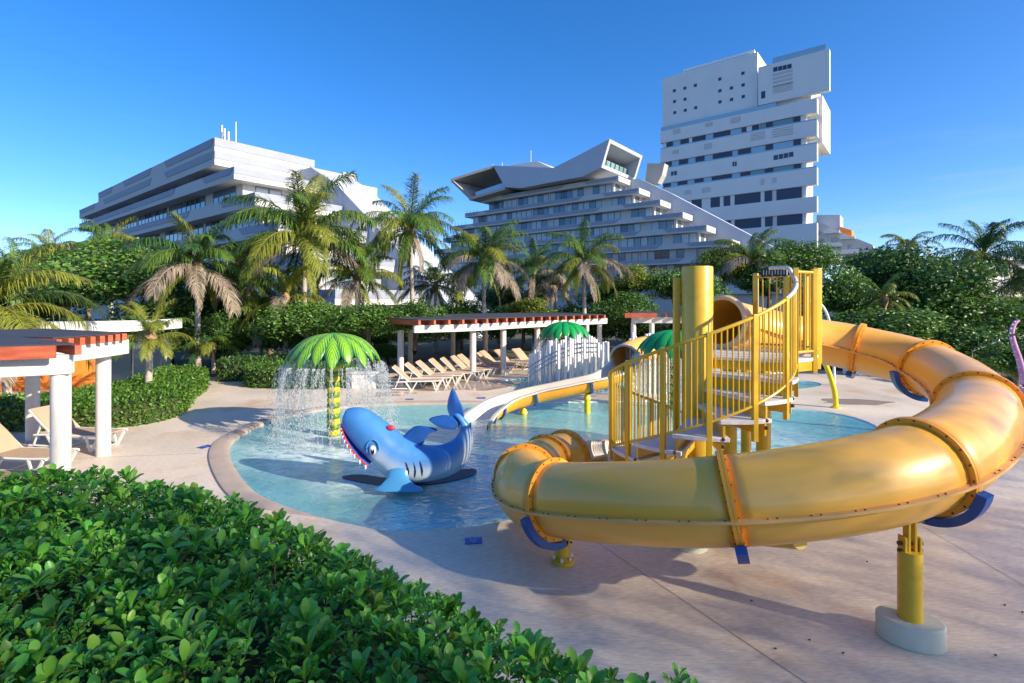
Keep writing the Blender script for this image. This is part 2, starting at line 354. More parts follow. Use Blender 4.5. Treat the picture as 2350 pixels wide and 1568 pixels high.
def water_mat(name, foam=None):
    m = bpy.data.materials.new(name); m.use_nodes = True; nt = m.node_tree; N = nt.nodes; L = nt.links
    N.remove(N['Principled BSDF']); out = N['Material Output']
    tc = N.new('ShaderNodeTexCoord')
    mp = N.new('ShaderNodeMapping'); mp.inputs['Scale'].default_value = (1., 1.7, 1); L.new(tc.outputs['Object'], mp.inputs[0])
    n1 = N.new('ShaderNodeTexNoise'); n1.inputs['Scale'].default_value = 2.6; n1.inputs['Detail'].default_value = 4; n1.inputs['Distortion'].default_value = 1.1
    n2 = N.new('ShaderNodeTexNoise'); n2.inputs['Scale'].default_value = 9; n2.inputs['Detail'].default_value = 3; n2.inputs['Distortion'].default_value = .6
    L.new(mp.outputs[0], n1.inputs['Vector']); L.new(mp.outputs[0], n2.inputs['Vector'])
    mm = N.new('ShaderNodeMath'); mm.operation = 'MULTIPLY_ADD'; mm.inputs[1].default_value = .3; L.new(n2.outputs[0], mm.inputs[0]); L.new(n1.outputs[0], mm.inputs[2])
    b = N.new('ShaderNodeBump'); b.inputs['Strength'].default_value = 1.; b.inputs['Distance'].default_value = .04; L.new(mm.outputs[0], b.inputs['Height'])
    gl = N.new('ShaderNodeBsdfGlossy'); gl.inputs['Roughness'].default_value = .03; L.new(b.outputs[0], gl.inputs['Normal'])
    tr = N.new('ShaderNodeBsdfTransparent'); tr.inputs[0].default_value = (.66, .92, .95, 1)
    df = N.new('ShaderNodeBsdfDiffuse'); df.inputs[0].default_value = (.26, .68, .73, 1); L.new(b.outputs[0], df.inputs['Normal'])
    ms0 = N.new('ShaderNodeMixShader'); ms0.inputs[0].default_value = .6; L.new(tr.outputs[0], ms0.inputs[1]); L.new(df.outputs[0], ms0.inputs[2])
    fr = N.new('ShaderNodeFresnel'); fr.inputs[0].default_value = 1.33; L.new(b.outputs[0], fr.inputs['Normal'])
    ms = N.new('ShaderNodeMixShader'); fm_ = N.new('ShaderNodeMath'); fm_.operation = 'MULTIPLY'; fm_.inputs[1].default_value = .42; L.new(fr.outputs[0], fm_.inputs[0]); L.new(fm_.outputs[0], ms.inputs[0]); L.new(ms0.outputs[0], ms.inputs[1]); L.new(gl.outputs[0], ms.inputs[2])
    last = ms
    if foam:   # foam where the fountain drops strike the surface
        acc = None
        for (fx, fy, r0, r1) in foam:
            vm = N.new('ShaderNodeVectorMath'); vm.operation = 'DISTANCE'; L.new(tc.outputs['Object'], vm.inputs[0]); vm.inputs[1].default_value = (fx, fy, -.05)
            a = N.new('ShaderNodeMapRange'); a.inputs['From Min'].default_value = r1; a.inputs['From Max'].default_value = r0; L.new(vm.outputs['Value'], a.inputs[0])
            if acc is None: acc = a.outputs[0]
            else:
                mx = N.new('ShaderNodeMath'); mx.operation = 'MAXIMUM'; L.new(acc, mx.inputs[0]); L.new(a.outputs[0], mx.inputs[1]); acc = mx.outputs[0]
        n3 = N.new('ShaderNodeTexNoise'); n3.inputs['Scale'].default_value = 2.8; n3.inputs['Detail'].default_value = 9; n3.inputs['Roughness'].default_value = .72; n3.inputs['Distortion'].default_value = .8
        L.new(mp.outputs[0], n3.inputs['Vector'])
        a2 = N.new('ShaderNodeMapRange'); a2.inputs['From Min'].default_value = .38; a2.inputs['From Max'].default_value = .62; L.new(n3.outputs[0], a2.inputs[0])
        pr = N.new('ShaderNodeMath'); pr.operation = 'MULTIPLY'; L.new(acc, pr.inputs[0]); L.new(a2.outputs[0], pr.inputs[1])
        fo = N.new('ShaderNodeBsdfDiffuse'); fo.inputs[0].default_value = (.78, .85, .87, 1)
        mf = N.new('ShaderNodeMixShader'); L.new(pr.outputs[0], mf.inputs[0]); L.new(ms.outputs[0], mf.inputs[1]); L.new(fo.outputs[0], mf.inputs[2]); last = mf
    L.new(last.outputs[0], out.inputs[0]); return m
F1 = Vector((-4.55, 13.05, 0)); F2 = Vector((2.3, 22.4, 0)); F3 = Vector((5.15, 16.2, 0))
tag(tess_sheet(offset(POOL, .0), [], -.035).build('pool_water', water_mat('pool_water', [(F1.x + .3, F1.y - .7, .9, 2.6), (-2.9, 9.9, .1, 1.2), (5.6, 13, .1, 2.4)])), kind='structure')
tag(tess_sheet(POOL2, [], -.035).build('wading_pool_water', water_mat('wading_water', [(F2.x, F2.y, .3, 2)])), kind='structure')
# coping along the left and rear edge of the pool
def coping(i0, i1):
    n = len(POOL); idx = [i % n for i in range(i0, i1)]
    prof = [(-.06, -.05), (-.05, .012), (.0, .035), (.08, .045), (.26, .045), (.34, .03), (.36, .002)]
    offs = [offset(POOL, d) for d, z in prof]
    tp = lambda q: min(1., (q + .3) / 7, (len(idx) - q - .7) / 7)
    rings = [[(POOL[i].x + (offs[k][i].x - POOL[i].x) * tp(q), POOL[i].y + (offs[k][i].y - POOL[i].y) * tp(q), prof[k][1] * tp(q)) for k in range(len(prof))] for q, i in enumerate(idx)]
    mb = MB(); mb.loft(rings, False, False); return mb
tag(coping(len(POOL) - 20, len(POOL) + 46).build('pool_coping', M['coping'], None, True), kind='structure')
# ------------------------------------------------------------------ blue depth markers set on the deck
def marker(c, ang, w, label, wear=0):
    t = thing('depth_marker', (c.x, c.y, .004), label, 'sign'); ca, sa = math.cos(ang), math.sin(ang); h = w * .78
    P = lambda x, y, z: (c.x + ca * x - sa * y, c.y + sa * x + ca * y, z)
    mb = MB(); mb.hexa([P(-w / 2, -h / 2, .004), P(w / 2, -h / 2, .004), P(w / 2, h / 2, .004), P(-w / 2, h / 2, .004), P(-w / 2, -h / 2, .012), P(w / 2, -h / 2, .012), P(w / 2, h / 2, .012), P(-w / 2, h / 2, .012)])
    mb.build('tile', M['marker'], t)
    mb = MB(); rnd = random.Random(3)
    rows = [(.36, [(-.42, -.12), (.02, .38)], .13), (.14, [(-.22, .0), (.04, .2)], .12), (-.06, [(-.18, -.12), (-.06, .02), (.06, .2)], .12), (-.3, [(-.08, .02), (.05, .13)], .13)]
    for ry, words, lh in rows:
        for a, b in words:
            x = a
            while x < b - .02:      # separate strokes of worn lettering
                q = [P(x * w, (ry - lh / 2) * h, .0145), P((x + .028) * w, (ry - lh / 2) * h, .0145), P((x + .028) * w, (ry + lh / 2) * h, .0145), P(x * w, (ry + lh / 2) * h, .0145)]
                mb.add(q, [(0, 1, 2, 3)])
                k = rnd.choice((-1, 0, 1)) * lh * .4
                mb.add([P(x * w, (ry + k - .018) * h, .0145), P((x + .06) * w, (ry + k - .018) * h, .0145), P((x + .06) * w, (ry + k + .018) * h, .0145), P(x * w, (ry + k + .018) * h, .0145)], [(0, 1, 2, 3)])
                x += .075
    mb.build('lettering', M['marker_t'], t, kind='stuff'); return t
marker(G(1087, 1242), .12, .24, 'blue depth marker tile with white lettering on the deck before the yellow slide')
marker(G(470, 1026), 1.15, .26, 'blue depth marker tile on the deck beside the rounded pool coping')
marker(G(1104, 914), .1, .3, 'blue depth marker tile on the wet deck behind the end of the open chute')
marker(G(940, 917), .1, .26, 'blue depth marker tile on the deck behind the shark')
# ================================================================== hotels
U = Vector((.78, -.626, 0)).normalized(); VV = Vector((.626, .78, 0)).normalized()
class Fr:
    def __init__(s, x, y): s.o = Vector((x, y, 0))
    def p(s, a, d, z): v = s.o + U * a + VV * d; return Vector((v.x, v.y, z))
    def box(s, mb, s0, s1, d0, d1, z0, z1):
        return mb.hexa([s.p(s0, d0, z0), s.p(s1, d0, z0), s.p(s1, d1, z0), s.p(s0, d1, z0), s.p(s0, d0, z1), s.p(s1, d0, z1), s.p(s1, d1, z1), s.p(s0, d1, z1)])
    def sz(s, x, y, d=0.):        # picture point -> (s, z) on the facade plane at depth d
        k = (x - 1175) / F; b = s.o + VV * d
        a = (k * b.y - b.x) / (U.x - k * U.y); Y = b.y + U.y * a
        return a, CH + (690 - y) / F * Y
    def dz(s, x, y, a=0.):        # picture point -> (d, z) on the side plane at s = a
        k = (x - 1175) / F; b = s.o + U * a
        d = (k * b.y - b.x) / (VV.x - k * VV.y); Y = b.y + VV.y * d
        return d, CH + (690 - y) / F * Y
    def frontpoly(s, mb, px, d0, d1):   # extruded polygon traced on the facade plane d0
        q = [s.sz(x, y, d0) for x, y in px]; n = len(q)
        V = [s.p(a, d0, z) for a, z in q] + [s.p(a, d1, z) for a, z in q]
        Fc = [(i, (i + 1) % n, n + (i + 1) % n, n + i) for i in range(n)]
        for t in tessellate_polygon([[Vector((a, z, 0)) for a, z in q]]): Fc += [tuple(t), tuple(n + i for i in t)]
        return mb.add(V, Fc)
WIN = {}
def window(fr, root, s0, s1, z0, z1, d, m, name='window', side=None):
    """one glazed unit standing 3 cm proud of the wall behind it, in a dark frame"""
    key = (round(s1 - s0, 2), round(z1 - z0, 2), m.name, side)
    w, h = s1 - s0, z1 - z0
    if key not in WIN:
        a, b = (U, VV) if side is None else (VV, U)
        sg = -1 if side is None else 1
        fm = MB()
        def bx(mb, x0, x1, q0, q1, e0, e1):
            c = lambda x, q, e: tuple(a * x + b * (q * sg) + Vector((0, 0, e)))
            mb.hexa([c(x0, q0, e0), c(x1, q0, e0), c(x1, q1, e0), c(x0, q1, e0), c(x0, q0, e1), c(x1, q0, e1), c(x1, q1, e1), c(x0, q1, e1)])
        t = .06
        bx(fm, 0, w, 0, .07, 0, t); bx(fm, 0, w, 0, .07, h - t, h); bx(fm, 0, t, 0, .07, t, h - t); bx(fm, w - t, w, 0, .07, t, h - t)
        pm = MB(); bx(pm, t, w - t, 0, .04, t, h - t)
        f = fm.mesh('window_frame'); f.materials.append(M['frame']); p = pm.mesh('pane'); p.materials.append(m)
        WIN[key] = (f, p)
    f, p = WIN[key]
    pos = fr.p(s0, d, z0) if side is None else fr.p(side, s0, z0)
    o = bpy.data.objects.new(name, f); col.objects.link(o); o.parent = root; o.location = pos - ORG[root]
    q = bpy.data.objects.new('pane', p); col.objects.link(q); q.parent = o
    return o
def grey_strip(fr, mb, s0, s1, d, z0, z1, cut=.9):   # shallow recessed-looking planter panel with slanted ends
    V = [fr.p(s0 + cut, d, z0), fr.p(s1 - cut, d, z0), fr.p(s1, d, z1), fr.p(s0, d, z1)]
    W2 = [v + VV * .25 for v in V]
    mb.add(V + W2, [(0, 1, 2, 3), (0, 1, 5, 4), (1, 2, 6, 5), (2, 3, 7, 6), (3, 0, 4, 7)])
rw = random.Random(11)
# ------------------------------------------------------------------ left hotel (terraced white slab seen on its corner)
LF = Fr(-33.7, 58.0)
lh = thing('terraced_hotel', (-33.7, 58.0, 0), 'white terraced hotel with grey stripes and rooftop antennas behind the tallest coconut palm', 'building')
zt = [21.9, 17.8, 14.4, 11.05, 7.7, 4.35]; sr = [0, 5, 9.8, 14.6, 19.4, 24.2]; sl = [-48, -61, -66, -70, -74, -78]
DEP = LF.dz(680, 357, 0)[0] + 2.5
for i, z in enumerate(zt):
    hgt = 3.1 if i == 0 else 1.35
    mb = MB(); LF.box(mb, sl[i], sr[i], 0, DEP, z - hgt, z); mb.build('parapet', M['stucco'], lh)
    zb = zt[i + 1] - 1.2 if i + 1 < len(zt) else 0
    mb = MB(); LF.box(mb, sl[i] + 2, sr[i] - 1.6, 1.6, DEP - 1, zb, z - hgt - .002); mb.build('wall', M['stucco'], lh)
    # grey panels on the front and side of each parapet
    if i == 0: mb = MB(); LF.box(mb, -61, sl[0] - .01, .0, 18, z - hgt, z - 1.55); mb.build('parapet', M['stucco'], lh); mb = MB(); LF.box(mb, -58, sl[0] + 2, 1.6, 17, zt[1] - 1.2, z - hgt - .002); mb.build('wall', M['stucco'], lh)
    g = MB()
    if i == 0:
        grey_strip(LF, g, -61, -50, -.06, z - 2.35, z - 1.57)
        for (a, b) in ((-16, 0), (-34, -21), (-48, -39.5)):
            grey_strip(LF, g, a, b, -.06, z - .95, z - .03)
        for (a, b) in ((-16, 0), (-45, -21)): grey_strip(LF, g, a, b, -.06, z - 2.35, z - 1.5)
        for (p0, p1) in ((z - .95, z - .03), (z - 2.35, z - 1.5)):
            V = [LF.p(.06, 0, p0), LF.p(.06, DEP, p0), LF.p(.06, DEP, p1), LF.p(.06, 0, p1)]; g.add(V, [(0, 1, 2, 3)])
    else:
        L0, L1 = sl[i], sr[i]
        grey_strip(LF, g, L1 - 8.5, L1, -.06, z - .75, z - .03)
        grey_strip(LF, g, L0 + 10, L1 - 17, -.06, z - .75, z - .03)
        grey_strip(LF, g, L0, L0 + 5, -.06, z - .75, z - .03)
        g.add([LF.p(L1 + .06, 0, z - .75), LF.p(L1 + .06, DEP, z - .75), LF.p(L1 + .06, DEP, z - .03), LF.p(L1 + .06, 0, z - .03)], [(0, 1, 2, 3)])
    g.build('grey_panel', M['grey'], lh)
    if i + 1 < len(zt):
        z1 = z - hgt - .05; z0 = max(zt[i + 1] - .3, z1 - 2.1)
        s = sr[i] - 3.2
        while s > sl[i] + 6:      # groups of tall narrow panes separated by plain wall
            grp = rw.choice((2, 3, 4)); 
            if s > sr[i] - 5: grp = 2
            for k in range(grp):
                for q in range(2):
                    window(LF, lh, s - 1.55, s - .05, z0, z1, 1.6, M['glass_mid'] if rw.random() < .72 else M['glass_dark']); s -= 1.55
            s -= rw.choice((1.6, 3.4, 5.2)) if i == 0 else rw.choice((.8, 2.4))
        d = 3.0
        while d < DEP - 4:        # sliding doors and small balconies on the sunny end
            window(LF, lh, d, d + 1.5, z0, z1, 0, M['curtain'], side=sr[i] - 1.6); window(LF, lh, d + 1.55, d + 3.05, z0, z1, 0, M['curtain'] if rw.random() < .6 else M['glass_mid'], side=sr[i] - 1.6); d += 5.0
# sloping fin wall on the sunny end
mb = MB(); q = [(0, 22.6, 0), (0, 22.6, 19.9 + 2.6), (27, 22.6, 3.2), (32, 22.6, 0)]
d0 = LF.dz(689, 355, .0)[0]
pts = [(-2, 0), (-2, 20.2), (2.5, 20.2), (8, 17.4), (26, 4.0), (31, 0)]
V = [LF.p(a, d0, z) for a, z in pts] + [LF.p(a, d0 + 5, z) for a, z in pts]; n = len(pts)
mb.add(V, [tuple(range(n))[::-1], tuple(range(n, 2 * n))] + [(i, (i + 1) % n, n + (i + 1) % n, n + i) for i in range(n)])
mb.build('sloping_fin', M['grey2'], lh)
da = LF.dz(775, 392, 2); db = LF.dz(845, 428, 2)
mb = MB(); LF.box(mb, -30, 2, d0 + 5.01, max(d0 + 7, da[0] + 1.5), 0, da[1]); mb.build('rear_wing', M['stucco'], lh)
mb = MB(); LF.box(mb, -30, 2.01, max(d0 + 7, da[0] + 1.5) + .01, db[0] + 1.5, 0, db[1]); mb.build('rear_wing', M['stucco'], lh)
for (x, y0, y1) in ((470, 322, 285), (476, 325, 293), (485, 318, 300)):
    a, z0 = LF.sz(x, y0, 1.0); z1 = LF.sz(x, y1, 1.0)[1]
    mb = MB(); mb.cyl(LF.p(a, 3., 21.8), LF.p(a, 3., z1 + .4), .06, n=6); LF.box(mb, a - .18, a + .18, 2.8, 2.95, z1 - 1.6, z1 + .3); mb.build('antenna', M['white'], lh)
mb = MB(); mb.cyl(LF.p(-1.6, 3., 21.8), LF.p(-1.6, 3., 24.8), .05, n=6); mb.build('antenna', M['white'], lh)
# roof-edge railing posts
mb = MB()
for k in range(7): a = sl[1] + .6 + k * 1.6; mb.cyl(LF.p(a, .3, zt[1] - .02), LF.p(a, .3, zt[1] + .7), .05, n=6)
mb.build('roof_railing', M['frame'], lh)

# ------------------------------------------------------------------ centre hotel (terraced, with folded roof lounge)
CF = Fr(29.3, 118.0)
ch = thing('pyramid_hotel', (29.3, 118.0, 0), 'wide grey and white terraced hotel with folded angular rooftop lounge', 'building')
zc = [33.0, 29.4, 26.06, 22.7, 19.4, 16.0, 12.7, 9.4, 6.0]
src_ = [-5.2, 0, 5.1, 10.2, 15.3, 20.4, 25.5, 30, 34]; slc = [-49.2, -55.6, -60.4, -65, -69, -73, -77, -80, -83]
for i, z in enumerate(zc):
    mb = MB(); CF.box(mb, slc[i], src_[i], 0, 16, z - 1.25, z); mb.build('parapet', M['stucco'], ch)
    zb = zc[i + 1] - 1.2 if i + 1 < len(zc) else 0
    mb = MB(); CF.box(mb, slc[i] + 2, src_[i] - 2, 1.4, 15, zb, z - 1.252); mb.build('wall', M['stucco'], ch)
    g = MB()
    a0, a1 = slc[i], src_[i]
    grey_strip(CF, g, a1 - 9.5, a1, -.08, z - .85, z - .03)
    grey_strip(CF, g, a0 + 7.5, a1 - 15, -.08, z - .85, z - .03, 1.3)
    if i: grey_strip(CF, g, a0, a0 + 5.5, -.08, z - .85, z - .03)
    g.build('grey_panel', M['grey'], ch)
    if i + 1 < len(zc) and i < 8:
        z1 = z - 1.30; z0 = zc[i + 1] - .4; lo, hi = slc[i + 1] + 8, src_[i + 1] - 15.5
        s = hi; k = 0
        while s > lo:
            m = M['curtain'] if rw.random() < .62 else (M['glass_mid'] if rw.random() < .75 else M['glass_dark'])
            window(CF, ch, s - 1.7, s - .04, z0, z1, 1.4, m); s -= 1.7; k += 1
            if k % 6 == 0: s -= .55
        for q in range(3):
            if src_[i] - 3 - q * 1.75 > slc[i]: window(CF, ch, src_[i] - 4.2 - q * 1.75, src_[i] - 2.5 - q * 1.75, z0, z1, 1.4, M['glass_mid'] if rw.random() < .6 else M['curtain'])
        for q in range(2): window(CF, ch, slc[i] + 4 + q * 1.75, slc[i] + 5.7 + q * 1.75, z0, z1, 1.4, M['glass_mid'])
        window(CF, ch, 2.2, 4.4, z0, z1, 0, M['glass_mid'], side=src_[i] - 2)
    if i:
        mb = MB()
        for q in range(6): a = a1 - .5 - q * 1.4; mb.cyl(CF.p(a, .25, z - .02), CF.p(a, .25, z + .8), .05, n=5)
        for q in range(4): a = a0 + .5 + q * 1.4; mb.cyl(CF.p(a, .25, z - .02), CF.p(a, .25, z + .8), .05, n=5)
        mb.build('terrace_railing', M['frame'], ch)
# sloping end wall behind the terraces
mb = MB(); pts = [(-12, 0), (-12, 33.2), (-3, 33.2), (4.5, 28.8), (33, 10.5), (45, 0)]; n = len(pts)
V = [CF.p(a, 6.5, z) for a, z in pts] + [CF.p(a, 11, z) for a, z in pts]
mb.add(V, [tuple(range(n))[::-1], tuple(range(n, 2 * n))] + [(i, (i + 1) % n, n + (i + 1) % n, n + i) for i in range(n)]); mb.build('sloping_fin', M['grey2'], ch)
# folded roof lounge: hollow angular tube, open at both ends
c8 = lambda x, y: (1002.6 + .3 * x, 297.7 + .3 * y)
DF = -3.0; DB = 15.0
def ring_at(top, bot, d0, d1):
    (a0, z0), (a1, z1) = CF.sz(*c8(*top), d0), CF.sz(*c8(*bot), d0)
    return a0, z0, a1, z1
secs = [((430, 275), (520, 440)), ((700, 284), (650, 447)), ((890, 293), (890, 400)), ((1110, 182), (1110, 360)), ((1322, 70), (1258, 290))]
mb = MB(); wall = .9; oute = []; inn = []
for t, b in secs:
    a0, z0, a1, z1 = ring_at(t, b, DF, DB)
    oute.append([CF.p(a1, DF, z1), CF.p(a0, DF, z0), CF.p(a0, DB, z0), CF.p(a1, DB, z1)])
    k = .12; 
    inn.append([CF.p(a1 + (a0 - a1) * k, DF + wall, z1 + (z0 - z1) * k), CF.p(a0 + (a1 - a0) * k, DF + wall, z0 + (z1 - z0) * k), CF.p(a0 + (a1 - a0) * k, DB - wall, z0 + (z1 - z0) * k), CF.p(a1 + (a0 - a1) * k, DB - wall, z1 + (z0 - z1) * k)])
mb.loft(oute, True, False); b0 = mb
mb.loft(inn, True, False)
for O, I in ((oute[0], inn[0]), (oute[-1], inn[-1])):
    base = len(mb.v); mb.v += [tuple(v) for v in O] + [tuple(v) for v in I]
    mb.f += [(base + j, base + (j + 1) % 4, base + 4 + (j + 1) % 4, base + 4 + j) for j in range(4)]
lounge = mb.build('roof_lounge', M['grey2'], ch)
# glazing set inside the right-hand mouth, with mullions
gI = [inn[-2][j].lerp(inn[-1][j], .55) for j in range(4)]
mb = MB(); mb.add([gI[0], gI[1].lerp(gI[0], .32), gI[2].lerp(gI[3], .32), gI[3]], [(0, 1, 2, 3)]); mb.build('lounge_glazing', M['glass_green'], ch)
for k in range(8):
    t = k / 7; a = gI[0].lerp(gI[3], t); b = gI[1].lerp(gI[0], .32).lerp(gI[2].lerp(gI[3], .32), t)
    mb = MB(); mb.bar(a - VV * 0 + U * .12, b + U * .12, .16, .16, U); mb.build('mullion', M['frame'], lounge)
# left prow, an open wedge under a thin roof plate
tip = CF.sz(*c8(105, 375), DF - 4); 
P_tip = CF.p(tip[0], DF - 4, tip[1]); lowa = CF.sz(*c8(245, 522), DF - 1); P_low = CF.p(lowa[0], DF - 1, lowa[1])
T0, T3 = oute[0][1], oute[0][2]; B0, B3 = oute[0][0], oute[0][3]
mb = MB(); th = Vector((0, 0, .7)); P_tb = P_tip + VV * 16
mb.hexa([P_tip - th, T0 - th, T3 - th, P_tb - th, P_tip, T0, T3, P_tb]); P_lb = P_low + VV * 15
mb.hexa([P_low - th, B0 - th, B3 - th, P_lb - th, P_low, B0, B3, P_lb])
mb.hexa([P_low - th * .4, P_low + U * .9, P_tip + U * .9 - th, P_tip - th, P_lb - th * .4, P_lb + U * .9, P_tb + U * .9 - th, P_tb - th])
mb.build('roof_prow', M['soffit'], ch)
mb = MB(); mb.add([P_low.lerp(B0, .15) + VV * .6, B0 + VV * .6, B0 + VV * .6 + Vector((0, 0, 1.6)), P_low.lerp(B0, .15) + VV * .6 + Vector((0, 0, 1.3))], [(0, 1, 2, 3)]); mb.build('prow_balustrade', M['glass_blue'], ch)
# right rear wing of the roof, white roof kick, roof aerials
mb = MB(); CF.frontpoly(mb, [c8(1610, 258), c8(1742, 258), c8(1722, 345), c8(1690, 410), c8(1590, 420)], 12, 14.5); mb.build('roof_wing', M['soffit'], ch)
mb = MB(); CF.frontpoly(mb, [c8(560, 275), c8(765, 240), c8(880, 293), c8(860, 300), c8(560, 290)], 4, 14); mb.build('roof_kick', M['stucco'], ch)
for x, y0, y1 in ((720, 250, 160), (500, 280, 250), (430, 280, 262)):
    a, z0 = CF.sz(*c8(x, y0), 6); z1 = CF.sz(*c8(x, y1), 6)[1]; mb = MB(); mb.cyl(CF.p(a, 6, z0 - 2), CF.p(a, 6, z1), .07, n=5); mb.build('aerial', M['white'], ch)

# ------------------------------------------------------------------ white tower
TF = Fr(98.3, 165.0); ct = lambda x, y: (1472.6 + .3297 * x, 78.3 + .3297 * y)
tw = thing('white_tower', (98.3, 165.0, 0), 'tall white tower with dark window bands and overhanging top', 'building')
slabs = [(450, None), (600, 548), (765, 710), (930, 885), (1130, 1050), (1315, 1240), (1430, None)]
zS = [TF.sz(*ct(1195, y))[1] for y, _ in slabs]; zW = [None] + [TF.sz(*ct(1195, w))[1] for _, w in slabs[1:6]]
sL = TF.sz(*ct(130, 700))[0]
mb = MB(); TF.box(mb, sL + .8, -14.4, .5, 24, 0, zS[0] - 1); TF.box(mb, -14.4, -3.2, .7, 14, 0, zS[0] - 1); mb.build('core_wall', M['tower'], tw)
top = [zS[0]] + zS[1:6]
for i in range(6):
    zu = zS[i]; zl = zW[i + 1] if i < 5 else 0
    mb = MB(); TF.box(mb, sL, 0, 0, 3.5 if i < 2 else 2.2, zl, zu); mb.build('floor_band', M['tower'], tw)
strips = [[(172, 218, 'd'), (270, 330, 'd'), (352, 445, 'd'), (500, 618, 'd'), (697, 730, 'd'), (768, 818, 'd'), (822, 858, 'g'), (862, 912, 'd'), (915, 1055, 'g'), (1058, 1105, 'd'), (218, 268, 'b'), (446, 498, 'b'), (620, 695, 'b')],
          [(162, 210, 'd'), (260, 323, 'd'), (375, 438, 'd'), (495, 630, 'd'), (672, 760, 'd'), (862, 912, 'd'), (1060, 1108, 'd'), (212, 258, 'b'), (325, 372, 'b'), (440, 492, 'b'), (632, 670, 'b'), (763, 858, 'b'), (915, 1057, 'b')],
          [(150, 203, 'd'), (250, 318, 'd'), (368, 432, 'd'), (488, 628, 'd'), (687, 760, 'd'), (858, 915, 'd'), (1060, 1110, 'd'), (205, 248, 'b'), (320, 365, 'b'), (435, 485, 'b'), (630, 685, 'b'), (763, 856, 'g'), (917, 1057, 'g')],
          [(348, 418, 'd'), (480, 545, 'd'), (570, 617, 'd'), (647, 828, 'd'), (855, 908, 'd'), (938, 1115, 'd')],
          [(572, 622, 'd'), (647, 832, 'd'), (858, 912, 'd'), (942, 1118, 'd'), (220, 300, 'd'), (340, 520, 'd')]]
for i, st in enumerate(strips):
    z0, z1 = zS[i + 1] - .25, zW[i + 1] - .08
    for (a, b, k) in st:
        s0, s1 = TF.sz(*ct(a, 700), .5)[0], TF.sz(*ct(b, 700), .5)[0]
        deep = .5
        window(TF, tw, s0, min(s1, -3.4), z0, z1, deep, {'d': M['shutter'], 'g': M['glass_green'], 'b': M['glass_blue']}[k])
    mb = MB(); TF.box(mb, sL + .1, -.1, .12, .2, zS[i + 1], zS[i + 1] + .5)
    if i < 3: mb.build('glass_balustrade', M['glass_blue'], tw)
# upper blank block with small square windows
zR = TF.sz(*ct(128, 320), 2.0)[1]; sN = TF.sz(*ct(806, 400), 2.0)[0]; zN = TF.sz(*ct(803, 120), 2.0)[1]
mb = MB(); TF.box(mb, sL, sN, 2.0, 26, zS[0] - 1, (zR + zN) / 2); mb.build('upper_block', M['tower'], tw)
mb = MB(); a0 = TF.sz(*ct(265, 300), 2)[0]; TF.box(mb, a0, sN - 2, 6, 24, zR, (zR + zN) / 2 + 3.0); mb.build('roof_plant', M['tower'], tw)
s3 = TF.sz(*ct(1306, 200))[0]; zT = TF.sz(*ct(1300, 100))[1]; zB = TF.sz(*ct(1310, 385))[1]
mb = MB(); TF.box(mb, sN + .6, s3, 0.4, 2.4, zB, zT); mb.build('overhang_block', M['tower'], tw)
mb = MB(); TF.box(mb, sN + 1, -2, 2.41, 22, zS[0] - .5, zT - .3); mb.build('upper_block', M['tower'], tw)
mb = MB(); TF.box(mb, -9, 1.0, 4, 22, TF.sz(*ct(1200, 740))[1], zB - .01); mb.build('side_wing', M['tower'], tw)
for (x, y) in [(228, 395), (301, 377), (374, 358), (229, 470), (302, 454), (231, 547), (304, 531), (376, 513), (544, 314), (705, 273), (545, 395), (625, 376), (706, 355), (545, 473), (626, 456), (707, 436)]:
    a, z = TF.sz(*ct(x, y), 2.0); window(TF, tw, a - .55, a + .55, z - .55, z + .55, 2.0, M['shutter'])
for (x0, x1, y, h, m) in [(916, 946, 250, 1.5, 'glass_dark'), (950, 978, 243, 1.5, 'glass_dark'), (982, 1010, 236, 1.5, 'glass_dark'), (1014, 1044, 229, 1.5, 'glass_dark'), (832, 860, 427, 2.4, 'shutter')]:
    a0, z = TF.sz(*ct(x0, y), .4); a1 = TF.sz(*ct(x1, y), .4)[0]; dd = .4 if a0 > sN + .6 else 2
    window(TF, tw, a0, a1, z - h / 2, z + h / 2, dd, M[m])
for (x0, x1, y) in [(918, 950, 862), (955, 985, 855), (990, 1020, 848), (1025, 1056, 841), (632, 645, 906), (649, 662, 904), (204, 222, 973), (226, 245, 970)]:
    a0, z = TF.sz(*ct(x0, y)); a1 = TF.sz(*ct(x1, y))[0]; window(TF, tw, a0, a1, z - .8, z + .8, 0, M['glass_dark'])
for (x0, x1, y0, y1) in [(912, 1050, 270, 345), (912, 1050, 362, 385), (620, 690, 585, 612), (218, 270, 665, 690), (445, 495, 620, 640), (760, 858, 690, 730), (435, 490, 765, 795), (910, 1055, 660, 700), (215, 260, 810, 830), (300, 345, 1090, 1115), (420, 480, 1070, 1100), (828, 855, 1010, 1048), (910, 940, 1000, 1035)]:
    a0, z1 = TF.sz(*ct(x0, y0)); a1, z0 = TF.sz(*ct(x1, y1)); z0, z1 = min(z0, z1), max(z0, z1)
    dd = .4 if y0 < 390 else 0
    mb = MB(); 
    for k in range(4): zz = z0 + (z1 - z0) * (k + .5) / 4; TF.box(mb, a0, a1, dd - .1, dd + .02, zz - (z1 - z0) * .07, zz + (z1 - z0) * .07)
    mb.build('louvre', M['stucco'], tw)
mb = MB(); TF.box(mb, sN + 5, s3 - 1, .7, .8, zT, zT + 2.0); mb.build('roof_balustrade', M['glass_blue'], tw)
mb = MB(); TF.box(mb, sL + 8, sN - 3, 4, 4.1, (zR + zN) / 2 + .01, (zR + zN) / 2 + 1.4); mb.build('roof_balustrade', M['glass_blue'], tw)
mb = MB(); TF.box(mb, sL + .2, -12, .05, .15, zS[0], zS[0] + 1.5); mb.build('terrace_balustrade', M['glass_blue'], tw)

